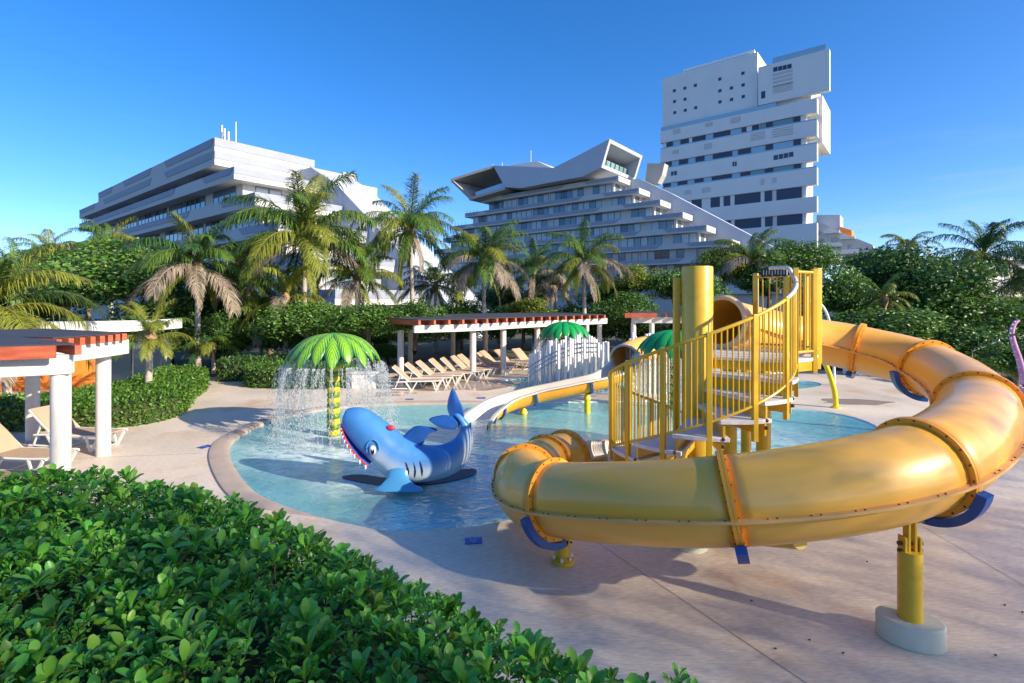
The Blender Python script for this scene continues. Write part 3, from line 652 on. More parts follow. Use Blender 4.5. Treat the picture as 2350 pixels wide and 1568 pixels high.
# ------------------------------------------------------------------ far stepped apartment block and a low white house
AF = Fr(*(lambda w: (w.x, w.y))(W(1880, 600, 230)))
ap = thing('stepped_apartments', AF.o, 'distant cream stepped apartment block beside the foot of the white tower', 'building')
cq = lambda x, y: ((2300 + x * .29787) * .78333, (560 + y * .29787) * .78333)
mb = MB(); AF.frontpoly(mb, [cq(300, 700), cq(300, 300), cq(860, 530), cq(930, 700)], 0, 20); mb.build('wall', M['stucco'], ap)
mb = MB(); AF.frontpoly(mb, [cq(310, 400), cq(310, 235), cq(540, 235), cq(540, 420)], 12, 24); mb.build('stair_tower', M['grey2'], ap)
mb = MB(); AF.frontpoly(mb, [cq(540, 420), cq(540, 350), cq(655, 385), cq(655, 470)], 6, 16); mb.build('penthouse', M['orange_wall'], ap)
for (x0, x1, y0, y1) in [(320, 385, 470, 515), (455, 505, 455, 505), (470, 550, 545, 590), (615, 670, 530, 570), (310, 345, 390, 435), (700, 750, 560, 590)]:
    a0, z1 = AF.sz(*cq(x0, y0)); a1, z0 = AF.sz(*cq(x1, y1)); window(AF, ap, a0, a1, z0, z1, 0, M['glass_green'])
for (x0, x1, y0, y1) in [(300, 560, 520, 545), (300, 720, 592, 615), (380, 540, 395, 412), (540, 690, 455, 470)]:
    a0, z1 = AF.sz(*cq(x0, y0)); a1, z0 = AF.sz(*cq(x1, y1)); z0, z1 = sorted((z0, z1)); mb = MB(); AF.box(mb, a0, a1, -1.4, 0, z0, z1); mb.build('balcony', M['white'], ap)
hw = W(2290, 640, 44)
wh = thing('white_house', (hw.x, hw.y, 0), 'low white flat roofed house behind the dark palm beside the dense tree', 'building')
mb = MB(); mb.box(hw.x - 1.2, hw.x + 6, hw.y, hw.y + 6, 0, CH + (690 - 598) / F * 44); mb.build('wall', M['white'], wh)
mb = MB(); mb.box(hw.x - 1.5, hw.x + 6.4, hw.y - .5, hw.y + 6.3, CH + 92 / F * 44 + .002, CH + 92 / F * 44 + .28); mb.build('roof_slab', M['white'], wh)
mb = MB(); mb.box(hw.x + .6, hw.x + 3.6, hw.y - .04, hw.y, 4.0, 6.0); mb.build('window', M['soffit'], wh)
# ================================================================== orange tube slide
TR = .455
ctrl = [(4.0, 9.75, 2.99), (4.85, 10.35, 2.84), (5.95, 10.5, 2.62), (6.85, 10.15, 2.45), (7.4, 9.1, 2.2), (6.5, 7.15, 1.92), (4.3, 5.4, 1.66), (2.3, 5.4, 1.3), (.55, 6.62, .84), (.2, 7.6, .7), (.42, 8.55, .6), (.98, 9.3, .54)]
NS = 12
path = catmull(ctrl, NS)
sl = thing('tube_slide', (3.98, 5.12, 0), 'orange enclosed tube slide coiling round the yellow spiral staircase', 'slide')
fr_ = frames(path)
cuts = [0, 3 * NS, 4 * NS, 5 * NS, 6 * NS, 7 * NS, 8 * NS, 9 * NS + 4, 10 * NS + 4, len(path) - 1]
def arc_ring(i, r, a0, a1, n):
    p, t, s, b = fr_[i]
    return [p + s * (r * math.cos(a0 + (a1 - a0) * k / n)) + b * (r * math.sin(a0 + (a1 - a0) * k / n)) for k in range(n + 1)]
for c0, c1 in zip(cuts[:-1], cuts[1:]):
    mb = MB(); n = 32
    rings = [[p + s * (TR * math.cos(2 * math.pi * k / n)) + b * (TR * math.sin(2 * math.pi * k / n)) for k in range(n)] for p, t, s, b in fr_[c0:c1 + 1]]
    mb.loft(rings, True, False)
    sec = mb.build('tube_section', M['tube'], sl, True)
    md = sec.modifiers.new('wall', 'SOLIDIFY'); md.thickness = .012; md.offset = -1
    # horizontal bolted seam flanges on both sides of this section
    for sg in (1, -1):
        mb = MB(); rings = []
        for p, t, s, b in fr_[c0:c1 + 1]:
            a = s * sg; dn = -.04
            rings.append([p + a * (TR - .012) + b * (dn + .014), p + a * (TR + .062) + b * (dn + .014), p + a * (TR + .062) + b * (dn - .014), p + a * (TR - .012) + b * (dn - .014)])
        mb.loft(rings); fl = mb.build('seam_flange', M['seam'], sl, True)
        mb = MB()
        for k in range(c0, c1, 2):
            for h in (0, .5):
                i = k; p, t, s, b = fr_[i]; q = p.lerp(fr_[min(i + 1, len(fr_) - 1)][0], h)
                c = q + s * sg * (TR + .035) + b * (-.04 + .018); mb.ball(c, (.011, .011, .009), 6, 4)
        mb.build('bolt_row', M['rust'], fl, kind='stuff')
def ring_flange(i, r0=TR - .01, r1=TR + .054, th=.036, upper=True):
    p, t, s, b = fr_[i]; n = 40; mb = MB(); rings = []
    for (rr, o) in ((r0, -th), (r1, -th), (r1, -.004), (r1 - .006, 0), (r1, .004), (r1, th), (r0, th)):
        rings.append([p + t * o + s * (rr * math.cos(2 * math.pi * k / n)) + b * (rr * math.sin(2 * math.pi * k / n)) for k in range(n)])
    mb.loft(rings, True, False); o = mb.build('ring_flange', M['flange'], sl, True)
    mb = MB()
    for k in range(0, n, 2):
        a = 2 * math.pi * k / n
        for sd in (-1, 1): mb.ball(p + t * (sd * (th + .002)) + s * ((TR + .032) * math.cos(a)) + b * ((TR + .032) * math.sin(a)), .011, 6, 4)
    mb.build('bolt_row', M['rust'], o, kind='stuff')
for c in cuts: ring_flange(c)
def cradle(i, a0, a1, w=.07, off=.0):   # blue steel saddle under a joint
    p, t, s, b = fr_[i]; mb = MB(); rings = []
    for k in range(25):
        a = R(a0 + (a1 - a0) * k / 24); e = s * math.cos(a) + b * math.sin(a); q = p + t * off
        rings.append([q + e * (TR + .065) - t * w, q + e * (TR + .065) + t * w, q + e * (TR + .15) + t * w, q + e * (TR + .15) - t * w])
    mb.loft(rings); mb.build('saddle', M['blue'], sl, True)
cradle(4 * NS, 268, 352); cradle(6 * NS, 192, 274, .065); cradle(7 * NS, 214, 278, .055); cradle(8 * NS, 190, 276, .05); cradle(3 * NS, 240, 300, .05)
def support(i, base, label, dia=.105, foot=True, lean=0):
    p = fr_[i][0]; zt = p.z - TR - .02; x, y = base
    top = max(.14, zt - .28)
    mb = MB()
    if foot:
        mb.cyl((x, y, .2), (x, y, top), dia, n=20); mb.build('support_post', M['yellow'], sl, True)
        mb = MB(); mb.loft([[(x + (.33 * math.cos(2 * math.pi * k / 28)) * 1.0 * .78 - .0 + .13 * math.sin(2 * math.pi * k / 28) * -.6, y + .22 * math.sin(2 * math.pi * k / 28), z) for k in range(28)] for z in (.0, .21, .23)]); mb.build('footing', M['footing'], sl, True, .012)
    else:
        mb.lathe([(.15, .001), (.15, .05), (.12, .06), (.09, .09), (.085, zt - .12)], (x, y, 0), 18); mb.build('support_post', M['yellow'], sl, True)
        for k in range(6):
            a = k * math.pi / 3 + .3; mb = MB(); mb.cyl((x + .12 * math.cos(a), y + .12 * math.sin(a), .05), (x + .12 * math.cos(a), y + .12 * math.sin(a), .1), .02, n=8); mb.build('anchor_bolt', M['white'], sl)
    # clevis bracket
    zb = zt - .3 if foot else zt - .13
    mb = MB()
    for sd in (-1, 1): mb.box(x + sd * .075 - .012, x + sd * .075 + .012, y - .05, y + .05, zb - .06, zb + .16)
    mb.box(x - .045, x - .02, y - .04, y + .04, zb + .02, zt + .03); mb.box(x + .02, x + .045, y - .04, y + .04, zb + .02, zt + .03)
    br = mb.build('clevis_bracket', M['yellow'], sl, False, .004)
    mb = MB(); mb.cyl((x - .12, y, zb + .09), (x + .12, y, zb + .09), .022, n=8); mb.cyl((x - .12, y, zb + .02), (x + .12, y, zb + .02), .016, n=8); mb.build('bracket_bolt', M['rust'], br)
    mb = MB(); pp = fr_[i][0]; e = -fr_[i][3]; q = pp + e * (TR + .12)
    mb.bar(Vector((x, y, zt + .03)), Vector((q.x, q.y, q.z + .02)), .05, .1); mb.build('strut', M['yellow'], sl, False, .004)
support(6 * NS, (3.98, 5.12), '')
support(8 * NS, (.66, 6.66), '', foot=False)
# the two far footings seen below the tube
for (px, py, r, i) in ((1597, 1272, .23, 7 * NS - 4), (2165, 1207, .15, 5 * NS)):
    g = G(px, py); y = g.y + r; x = g.x
    if i == 5 * NS: y = g.y + .2
    mb = MB(); mb.lathe([(r, .0), (r, .22), (r - .012, .235)], (x, y, 0), 28); mb.build('footing', M['footing'], sl, True)
    zt_ = fr_[i][0].z - TR - .15
    mb = MB(); mb.cyl((x, y, .2), (fr_[i][0].x, fr_[i][0].y, fr_[i][0].z - TR - .02), .1, n=16)
    mb.build('support_post', M['yellow'], sl, True)
# open run-out chute into the pool
ro = catmull([fr_[-1][0], (1.7, 9.95, .47), (2.5, 10.35, .38), (3.1, 10.45, .34)], 6)
mb = MB(); rings = []
for p, t, s, b in frames(ro):
    n = 16; out = [p + s * (TR * math.cos(R(170 + 200 * k / n))) + b * (TR * math.sin(R(170 + 200 * k / n))) for k in range(n + 1)]
    rings.append(out)
mb.loft(rings, False, False); o = mb.build('run_out_chute', M['tube_in'], sl, True); md = o.modifiers.new('wall', 'SOLIDIFY'); md.thickness = .02
o.data.materials.append(M['tube']); md.material_offset = 0
for sg, a in ((1, 10), (-1, 170)):
    mb = MB(); rings = []
    for p, t, s, b in frames(ro):
        e = p + s * (TR * math.cos(R(a))) + b * (TR * math.sin(R(a))); o_ = s * sg
        rings.append([e, e + o_ * .07, e + o_ * .07 - b * .05, e - b * .05])
    mb.loft(rings); mb.build('chute_rim', M['tube'], sl, True)

# ================================================================== yellow spiral staircase
XC, YC, RR = 3.04, 8.4, 1.42; TH0, DTH, Z0, DZ, HR = 3.157, .439, 2.22, .24, 1.21
st = thing('spiral_staircase', (XC, YC, -.4), 'yellow steel spiral staircase with white treads around a thick column', 'staircase')
def sp(k, r=RR): a = TH0 + DTH * k; return Vector((XC + r * math.cos(a), YC + r * math.sin(a), 0))
rail_z = lambda k: Z0 + DZ * k
mb = MB(); mb.lathe([(.245, -.4), (.245, 3.93), (.235, 3.955), (.05, 3.965)], (XC, YC, 0), 36); mb.build('column', M['yellow'], st, True)
for ang, w in ((150, .1), (35, .085)):
    e = Vector((math.cos(R(ang)), math.sin(R(ang)), 0)); mb = MB(); q = Vector((XC, YC, 0)) + e * .33
    mb.bar(q + Vector((0, 0, .2)), q + Vector((0, 0, 3.78)), w, w); mb.build('column_fin', M['yellow'], st, False, .006)
# treads: wedge, white top, yellow riser pan below
for k in range(-4, 7):
    z = rail_z(k) - HR - .2
    a0, a1 = TH0 + DTH * (k - .78), TH0 + DTH * (k + .42)
    c = Vector((XC, YC, 0)); 
    def wd(r, a, zz): return Vector((XC + r * math.cos(a), YC + r * math.sin(a), zz))
    mb = MB(); nn = 5
    outer = [wd(RR + .03, a0 + (a1 - a0) * i / nn, 0) for i in range(nn + 1)]; inner = [wd(.27, a1 + .25, 0), wd(.27, a0 - .25, 0)]
    mb.prism([(p.x, p.y) for p in outer + inner], z - .06, z)
    tr = mb.build('tread', M['tread'], st, False, .008)
    mb = MB()   # riser pan under the leading edge, bolted at both ends
    for a in (a0 + .04, a1 - .06):
        p, q = wd(.26, a, z - .15), wd(RR, a, z - .15); mb.bar(p, q, .03, .178)
    mb.build('riser', M['yellow'], tr)
    e = wd(RR + .02, a1 - .06, 0); f_ = wd(.36, a1 - .06, 0)
    for (q_, dz, r_) in ((e, -.02, .028), (e, -.12, .028), (f_, -.12, .022)): mb = MB(); mb.ball((q_.x, q_.y, z + dz), r_, 8, 5); mb.build('bolt', M['rust'], tr, True)
# posts, handrail, lower rail, balusters
def post(p, z0, z1, w=.075, name='post'):
    mb = MB(); mb.bar(Vector((p.x, p.y, z0)), Vector((p.x, p.y, z1)), w, w * .8, Vector(((p - Vector((XC, YC, 0))).normalized().x, (p - Vector((XC, YC, 0))).normalized().y, 0)))
    mb.build(name, M['yellow'], st, False, .006)
for k in range(-4, 7): post(sp(k), rail_z(k) - HR - .5, rail_z(k) + .03)
ks = [(-4 + i * .1) for i in range(0, 101)] + [6.1, 6.25]
hp = [sp(k) + Vector((0, 0, rail_z(k))) for k in ks if k <= 5.0]
mb = MB(); mb.tube(hp, .026, 10); mb.build('handrail', M['yellow'], st, True)
topend = [sp(k) + Vector((0, 0, rail_z(k))) for k in (5.0, 5.35, 5.7, 6.0, 6.3, 6.6)]
PLZ = rail_z(7) - HR - .2
topend += [Vector((4.4, 8.15, PLZ + 1.42)), Vector((4.38, 8.4, PLZ + 1.45)), Vector((4.3, 8.55, PLZ + 1.45))]
mb = MB(); mb.tube(catmull(topend, 5), .03, 12); mb.build('steel_handrail', M['galv'], st, True, label='bare steel end of the handrail')
lp = [sp(k) + Vector((0, 0, rail_z(k) - HR)) for k in ks]
mb = MB(); mb.tube(lp, .02, 8); mb.build('lower_rail', M['yellow'], st, True)
kk = -4 + 1 / 8
bal = MB(); bal.cyl((0, 0, 0), (0, 0, HR), .0115, n=8); balme = bal.mesh('baluster'); smooth_me(balme); balme.materials.append(M['yellow'])
def baluster(p, z, h=1.):
    o = bpy.data.objects.new('baluster', balme); col.objects.link(o); o.parent = st; o.location = Vector((p.x, p.y, z)) - ORG[st]; o.scale = (1, 1, h)
while kk < 6.4:
    if abs(kk - round(kk)) > .05: baluster(sp(kk), rail_z(kk) - HR)
    kk += 1 / 8
# platform at the top with its guard rail
plat = [(3.1, 8.66), (3.35, 8.35), (4.3, 7.88), (4.75, 8.1), (5.2, 8.68), (5.25, 9.1), (4.55, 9.62), (4.1, 10.05), (3.5, 9.7)]
mb = MB(); mb.prism(plat, PLZ - .06, PLZ); mb.build('platform', M['tread'], st, False, .01)
mb = MB(); mb.prism([(x * .985 + .06, y * .985 + .13) for x, y in plat], PLZ - .2, PLZ - .062); mb.build('platform_frame', M['yellow'], st)
gl = [Vector((4.42, 7.98, 0)), Vector((4.85, 8.22, 0)), Vector((5.18, 8.68, 0)), Vector((5.2, 9.05, 0)), Vector((4.56, 9.58, 0))]
for a, b in zip(gl[:-1], gl[1:]):
    for z in (PLZ + 1.36, PLZ + .1): mb = MB(); mb.tube([a + Vector((0, 0, z)), b + Vector((0, 0, z))], .022, 8); mb.build('guard_rail', M['yellow'], st, True)
    n = max(2, int((b - a).length / .11))
    for i in range(1, n): baluster(a.lerp(b, i / n), PLZ + .1, 1.26 / HR)
for p in gl: post(p, PLZ - .25, PLZ + 1.42, .085)
for p in (Vector((5.21, 8.72, 0)), Vector((5.24, 8.86, 0))): post(p, PLZ - .15, PLZ + 1.46, .1)
post(Vector((4.98, 9.25, 0)), PLZ - .1, PLZ + 1.36, .1)
a, b = Vector((4.62, 9.5, PLZ + 1.43)), Vector((5.0, 9.2, PLZ + 1.43))
mb = MB(); mb.bar(a, b, .02, .17); sg = mb.build('notice_board', M['black'], st)
mb = MB()
for i in range(9): c = a.lerp(b, .1 + i * .1) + Vector((-.012, -.012, random.uniform(-.02, .02))); mb.box(c.x - .005, c.x + .005, c.y - .006, c.y, c.z - .045, c.z + .045)
mb.build('lettering', M['white'], sg, kind='stuff')
# legs of the platform standing in the pool
for (px, py, Yp) in ((1752, 1000, 9.6), (1675, 1030, 9.9), (1712, 1000, 10.4)):
    w = W(px, py, Yp); mb = MB(); mb.cyl((w.x, w.y, -.42), (w.x, w.y, PLZ - .1), .13 if px != 1712 else .1, n=18); mb.build('platform_leg', M['yellow'], st, True)
# first length of the tube: white slide entry lip on the platform
mb = MB(); p, t, s, b = fr_[0]
mb.loft([[p - t * o + s * (r * math.cos(2 * math.pi * k / 36)) + b * (r * math.sin(2 * math.pi * k / 36)) for k in range(36)] for r, o in ((TR + .06, .0), (TR + .07, .05), (TR + .03, .09), (TR - .03, .05), (TR - .02, 0))], True, False); mb.build('entry_lip', M['lip'], sl, True)

# ================================================================== open chute coming down behind the stairs
CR = .42
c2 = catmull([(3.85, 17.5, 1.40), (3.55, 16.6, 1.28), (2.85, 15.8, 1.12), (1.7, 15.6, .9), (.6, 15.5, .68), (-.3, 15.15, .46), (-.85, 14.45, .22), (-1.05, 13.75, .06)], 8)
cs = thing('open_chute', (2.6, 15.2, -.4), 'curving open chute, yellow outside and cream inside, ending in the pool', 'slide')
f2 = frames(c2)
def chute_mesh(r, a0, a1, i0, i1, n=18):
    mb = MB(); mb.loft([[p + s * (r * math.cos(R(a0 + (a1 - a0) * k / n))) + b * (r * math.sin(R(a0 + (a1 - a0) * k / n))) for k in range(n + 1)] for p, t, s, b in f2[i0:i1]], False, False); return mb
chute_mesh(CR, 188, 352, 0, len(f2)).build('chute_underside', M['pale_yellow'] if False else M['flange'], cs, True)
chute_mesh(CR - .03, 178, 362, 0, len(f2)).build('chute_bed', M['tube_in'], cs, True)
for sg, a in ((1, 0), (-1, 180)):
    mb = MB(); rings = []
    for p, t, s, b in f2:
        e = p + s * (CR * math.cos(R(a))); o_ = s * sg
        rings.append([e - o_ * .03 + b * .02, e + o_ * .06 + b * .02, e + o_ * .07 - b * .03, e + o_ * .0 - b * .05])
    mb.loft(rings); mb.build('chute_rim', M['tube_in'], cs, True)
for i in (48, 43, 32, 20):
    p, t, s, b = f2[i]; mb = MB(); rings = []
    for k in range(17):
        a = R(180 + 180 * k / 16); e = s * math.cos(a) + b * math.sin(a)
        rings.append([p + e * (CR + .01) - t * .035, p + e * (CR + .01) + t * .035, p + e * (CR + .06) + t * .035, p + e * (CR + .06) - t * .035])
    mb.loft(rings); mb.build('saddle', M['blue'], cs, True)
for i in (20, 34):
    p = f2[i][0]; mb = MB(); mb.lathe([(.09, -.42), (.09, p.z - CR - .22), (.12, p.z - CR - .2), (.05, p.z - CR - .0)], (p.x, p.y, 0), 14); mb.build('support_post', M['pale_yellow'], cs, True)
# enclosed upper end of the chute
tb = catmull([c2[0], (4.15, 18.1, 1.5), (4.8, 18.9, 1.6), (5.8, 19.5, 1.7)], 5)
mb = MB(); mb.tube(tb, .46, 24, False); o = mb.build('upper_tube', M['tube'], cs, True); md = o.modifiers.new('wall', 'SOLIDIFY'); md.thickness = .02
mb = MB(); p, t, s, b = frames(tb)[0]
mb.loft([[p - t * o_ + s * (r * math.cos(2 * math.pi * k / 28)) + b * (r * math.sin(2 * math.pi * k / 28)) for k in range(28)] for r, o_ in ((.46, .0), (.53, .0), (.53, .05), (.46, .05))], True, False); mb.build('tube_mouth', M['tube_in'], cs, True)
for q in (tb[-1], tb[6]): mb = MB(); mb.cyl((q.x, q.y, -.25), (q.x, q.y, q.z - .44), .09, n=12); mb.build('support_post', M['pale_yellow'], cs, True)
# ================================================================== shark
PXM = 9.5 / 1175
def sh(x, y, d=0): return Vector(((x - 1175) * PXM, 9.5 + d, (1113 - y) * PXM - .05))
sk = thing('shark_figure', (-2.0, 9.5, -.4), 'blue fibreglass shark figure with open mouth and curled tail sitting in the pool', 'pool sculpture')
prof = [((792, 942), (789, 962)), ((800, 929), (790, 982)), ((832, 926), (803, 1006)), ((868, 944), (825, 1033)), ((900, 968), (857, 1062)), ((930, 990), (888, 1094)), ((965, 1007), (943, 1108)), ((1003, 1011), (998, 1103)), ((1034, 1003), (1046, 1086)), ((1051, 987), (1074, 1056)), ((1056, 971), (1085, 1016)), ((1051, 958), (1082, 981)), ((1044, 950), (1068, 959)), ((1039, 946), (1054, 944))]
lat = [.09, .18, .26, .33, .38, .39, .36, .30, .23, .18, .14, .1, .075, .04]
prof = [((t[0], t[1] + 26 * w), (b[0], b[1] - 20 * w)) for (t, b), w in zip(prof, lat)]      # allow for the breadth seen from above
PT = catmull([sh(*t) for t, b in prof], 5); PB = catmull([sh(*b) for t, b in prof], 5); nP = len(PT)
ip = lambda L, i: (lambda t, k: L[k] * (1 - t) + L[min(k + 1, len(L) - 1)] * t)((i / 5) % 1, int(i / 5))
V = []; belly = []; nS = 30
for i in range(nP):
    c = (PT[i] + PB[i]) / 2; up = (PT[i] - PB[i]) / 2; rl = ip(lat, i); hk = i / 5
    for k in range(nS):
        a = 2 * math.pi * k / nS; ca, sa = math.cos(a), math.sin(a); v = sa
        if hk < 4.6 and sa < 0: f = min(1, (4.6 - hk) / .8); v = sa * (1 - f) - (abs(sa) ** .45) * .92 * f      # flat palate under the snout
        V.append(c + Vector((0, rl * ca, 0)) + up * v)
        w = (-sa * 1.0 + .3) if hk > 3.7 else -1
        belly.append(max(0, min(1, w * 1.5 * (1 if hk < 9.5 else max(0, 1 - (hk - 9.5) / 1.5)) * min(1, max(0, (hk - 3.7) / .5)))))
mb = MB(); mb.v = [tuple(v) for v in V]
for i in range(nP - 1):
    for k in range(nS): mb.f.append((i * nS + k, i * nS + (k + 1) % nS, (i + 1) * nS + (k + 1) % nS, (i + 1) * nS + k))
mb.f.append(tuple(range(nS))); mb.f.append(tuple(range((nP - 1) * nS, nP * nS)))
me = mb.mesh('body', ORG[sk]); at = me.attributes.new('belly', 'FLOAT', 'POINT'); at.data.foreach_set('value', belly)
ms = mat('shark_paint', (.045, .19, .50), .4, c2=(.06, .24, .56), vscale=2.2, coat=.15, dirt=(.16, .32, .5, .4), dscale=3)
nt = ms.node_tree; at = nt.nodes.new('ShaderNodeAttribute'); at.attribute_name = 'belly'
mx = nt.nodes.new('ShaderNodeMix'); mx.data_type = 'RGBA'; pb = nt.nodes['Principled BSDF']; s0 = pb.inputs['Base Color'].links[0].from_socket
nt.links.new(at.outputs['Fac'], mx.inputs['Factor']); nt.links.new(s0, mx.inputs['A']); mx.inputs['B'].default_value = (.62, .72, .80, 1); nt.links.new(mx.outputs['Result'], pb.inputs['Base Color'])
body = link('body', me, sk, ms); smooth_me(me, 70)
M['sharkd'] = mat('shark_dark_paint', (.012, .075, .30), .35, coat=.3, c2=(.02, .11, .4), vscale=3)
M['sharkl'] = mat('shark_light_paint', (.07, .30, .58), .3, coat=.3)
def fin(name, pts, thick, m, d=0., tilt=0., smooth=True, mid=None):
    P3 = [sh(x, y, d) for x, y in pts]; n = len(P3); c = sum(P3, Vector()) / n
    mb = MB(); rings = []
    for o, k in ((-1, .45), (-.85, .88), (0, 1.), (.85, .88), (1, .45)):
        rings.append([c + (p - c) * k + Vector((0, o * thick + tilt * (p.z - P3[0].z), 0)) for p in P3])
    mb.loft(rings); return mb.build(name, m, sk, smooth)
def smooth_px(p): return [(v.x, v.y) for v in catmull([Vector(q + (0,)) for q in p], 3, True)]
fin('dorsal_fin', smooth_px([(922, 1008), (936, 987), (960, 973), (1005, 982), (986, 990), (977, 1003), (965, 1018)]), .045, M['sharkd'])
fin('tail_fluke', smooth_px([(1050, 974), (1034, 955), (1026, 928), (1039, 886), (1053, 912), (1064, 938), (1064, 966)]), .05, M['sharkd'], .03, -.1)
fin('tail_fluke', smooth_px([(1052, 964), (1032, 950), (1012, 949), (985, 957), (1000, 971), (1022, 979), (1046, 979)]), .05, M['sharkd'], -.04, .2)
fin('rear_fin', smooth_px([(1070, 1000), (1068, 985), (1074, 974), (1081, 965), (1082, 985), (1080, 1003)]), .035, M['sharkd'])
# pectoral fin on the near side, sloping down into the water
mb = MB(); q = [sh(905, 1075, -.32), sh(950, 1070, -.36), sh(985, 1100, -.60), sh(960, 1110, -.80), sh(915, 1113, -.86), sh(885, 1110, -.78)]
rings = []
for (x0, x1, y, d, th) in ((898, 950, 1058, -.30, .1), (900, 946, 1070, -.36, .085), (898, 950, 1080, -.41, .075), (890, 962, 1088, -.45, .06), (880, 978, 1094, -.48, .045), (878, 984, 1098, -.52, .03), (900, 960, 1100, -.56, .012)):
    a, b = sh(x0, y, d), sh(x1, y, d); n = 14; c = (a + b) / 2; hx = (b - a) / 2
    rings.append([c + hx * math.cos(2 * math.pi * k / n) + Vector((0, -.5, 1)).normalized() * (th * math.sin(2 * math.pi * k / n)) for k in range(n)])
mb.loft(rings); mb.build('pectoral_fin', M['sharkl'], sk, True)
mb = MB(); rings = []
for (x0, x1, y, d, th) in ((895, 950, 1065, .26, .09), (890, 965, 1090, .5, .06), (880, 985, 1108, .8, .03), (900, 960, 1112, .92, .012)):
    a, b = sh(x0, y, d), sh(x1, y, d); n = 14; c = (a + b) / 2; hx = (b - a) / 2
    rings.append([c + hx * math.cos(2 * math.pi * k / n) + Vector((0, .5, 1)).normalized() * (th * math.sin(2 * math.pi * k / n)) for k in range(n)])
mb.loft(rings); mb.build('pectoral_fin', M['sharkl'], sk, True)
# points on the near flank of the body surface
def flank(x, y, lift=.012):
    tx = sh(x, y); best = None
    for i in range(nP):
        for k in range(nS):
            v = V[i * nS + k]
            if v.y < 9.5:
                e = (v.x - tx.x) ** 2 + (v.z - tx.z) ** 2
                if best is None or e < best[0]: best = (e, v)
    return Vector((tx.x, best[1].y - lift, tx.z))
e = flank(868, 1016)
mb = MB(); mb.ball(e, (.06, .025, .085), 16, 10); ey = mb.build('eye', M['eyew'], sk, True)
mb = MB(); mb.ball(e + Vector((.008, -.022, -.02)), (.032, .012, .052), 12, 8); mb.build('pupil', M['black'], ey, True)
mb = MB(); mb.ball(e + Vector((0, -.033, .02)), (.014, .006, .018), 8, 6); mb.build('eye_glint', M['eyew'], ey, True)
mb = MB(); mb.tube(catmull([flank(855, 1022), flank(855, 1005), flank(866, 994), flank(879, 1000), flank(883, 1015)], 4), .012, 6); mb.build('brow_line', M['sharkl'], sk, True)
for gx in (940, 955, 970):
    mb = MB(); mb.tube(catmull([flank(gx + 1, 1043, .004), flank(gx + 6, 1058, .004), flank(gx + 5, 1074, .004), flank(gx - 1, 1088, .004)], 4), [.004 + .011 * math.sin(math.pi * min(1, i / 12)) for i in range(13)], 6); mb.build('gill_mark', M['black'], sk, True)
# mouth edge: red gum with white teeth along the lip, pale cheek and lower jaw
lip = catmull([sh(789, 966, -.11), sh(794, 981, -.20), sh(806, 1001, -.27), sh(827, 1026, -.33), sh(857, 1053, -.36)], 5)
lip2 = [Vector((p.x, 19 - p.y, p.z)) for p in lip]
for L_ in (lip, lip2):
    mb = MB(); mb.tube(L_, .016, 8); gm = mb.build('gum', M['red'], sk, True)
    for p in L_[1:-1:2]:
        mb = MB(); mb.lathe([(.03, .01), (.026, -.03), (.005, -.075)], (p.x - .012, p.y, p.z - .01), 8); mb.build('tooth', M['eyew'], gm, True)
mb = MB(); mb.loft([[l1, l1.lerp(l2, .33) + Vector((.03, 0, .05)), l1.lerp(l2, .66) + Vector((.03, 0, .05)), l2] for l1, l2 in zip(lip, lip2)], False, False); mb.build('palate', M['sharkd'], sk, True)
mb = MB(); c = sh(899, 975, -.12); mb.ball(c, (.09, .05, .05), 12, 8); mb.build('spout', M['red'], sk, True)
# dark painted base just under the surface
mb = MB(); q = [(785, 1095), (830, 1090), (900, 1098), (1000, 1086), (1085, 1076), (1088, 1090), (1040, 1104), (980, 1113), (900, 1116), (820, 1106)]
g = [G(x, y, -.03) for x, y in q]; c = sum(g, Vector()) / len(g)
mb.prism([(p.x, p.y) for p in catmull([Vector((p.x, p.y, 0)) for p in g], 4, True)], -.36, -.02)
mb.build('base', mat('base_dark_blue', (.008, .03, .075), .5), sk)

# ================================================================== palm-tree fountains
def leaf_paint(name, a, b, c):
    m = mat(name, a, .42, coat=.1); nt = m.node_tree; N = nt.nodes; L = nt.links; p = N['Principled BSDF']
    at = N.new('ShaderNodeAttribute'); at.attribute_name = 'lu'; at2 = N.new('ShaderNodeAttribute'); at2.attribute_name = 'lt'
    # dark rib and barb lines over a bright ground
    w = N.new('ShaderNodeMath'); w.operation = 'ABSOLUTE'; L.new(at.outputs['Fac'], w.inputs[0])
    k = N.new('ShaderNodeMath'); k.operation = 'MULTIPLY_ADD'; L.new(w.outputs[0], k.inputs[0]); k.inputs[1].default_value = -.32; L.new(at2.outputs['Fac'], k.inputs[2])
    s = N.new('ShaderNodeMath'); s.operation = 'MULTIPLY'; L.new(k.outputs[0], s.inputs[0]); s.inputs[1].default_value = 62
    sn = N.new('ShaderNodeMath'); sn.operation = 'SINE'; L.new(s.outputs[0], sn.inputs[0])
    rib = N.new('ShaderNodeMapRange'); rib.inputs['From Min'].default_value = .2; rib.inputs['From Max'].default_value = .8; L.new(w.outputs[0], rib.inputs[0])
    ad = N.new('ShaderNodeMath'); ad.operation = 'MULTIPLY_ADD'; L.new(sn.outputs[0], ad.inputs[0]); ad.inputs[1].default_value = .55; L.new(rib.outputs[0], ad.inputs[2]); ad.use_clamp = True
    mx = N.new('ShaderNodeMix'); mx.data_type = 'RGBA'; L.new(ad.outputs[0], mx.inputs['Factor']); mx.inputs['A'].default_value = (*b, 1); mx.inputs['B'].default_value = (*c, 1)
    L.new(mx.outputs['Result'], p.inputs['Base Color']); return m
M['fleaf'] = leaf_paint('fountain_leaf_paint', (.1, .4, .03), (.24, .48, .02), (.004, .12, .035))
M['fleafg'] = leaf_paint('fountain_leaf_green', (.02, .3, .06), (.012, .36, .06), (.004, .16, .05))
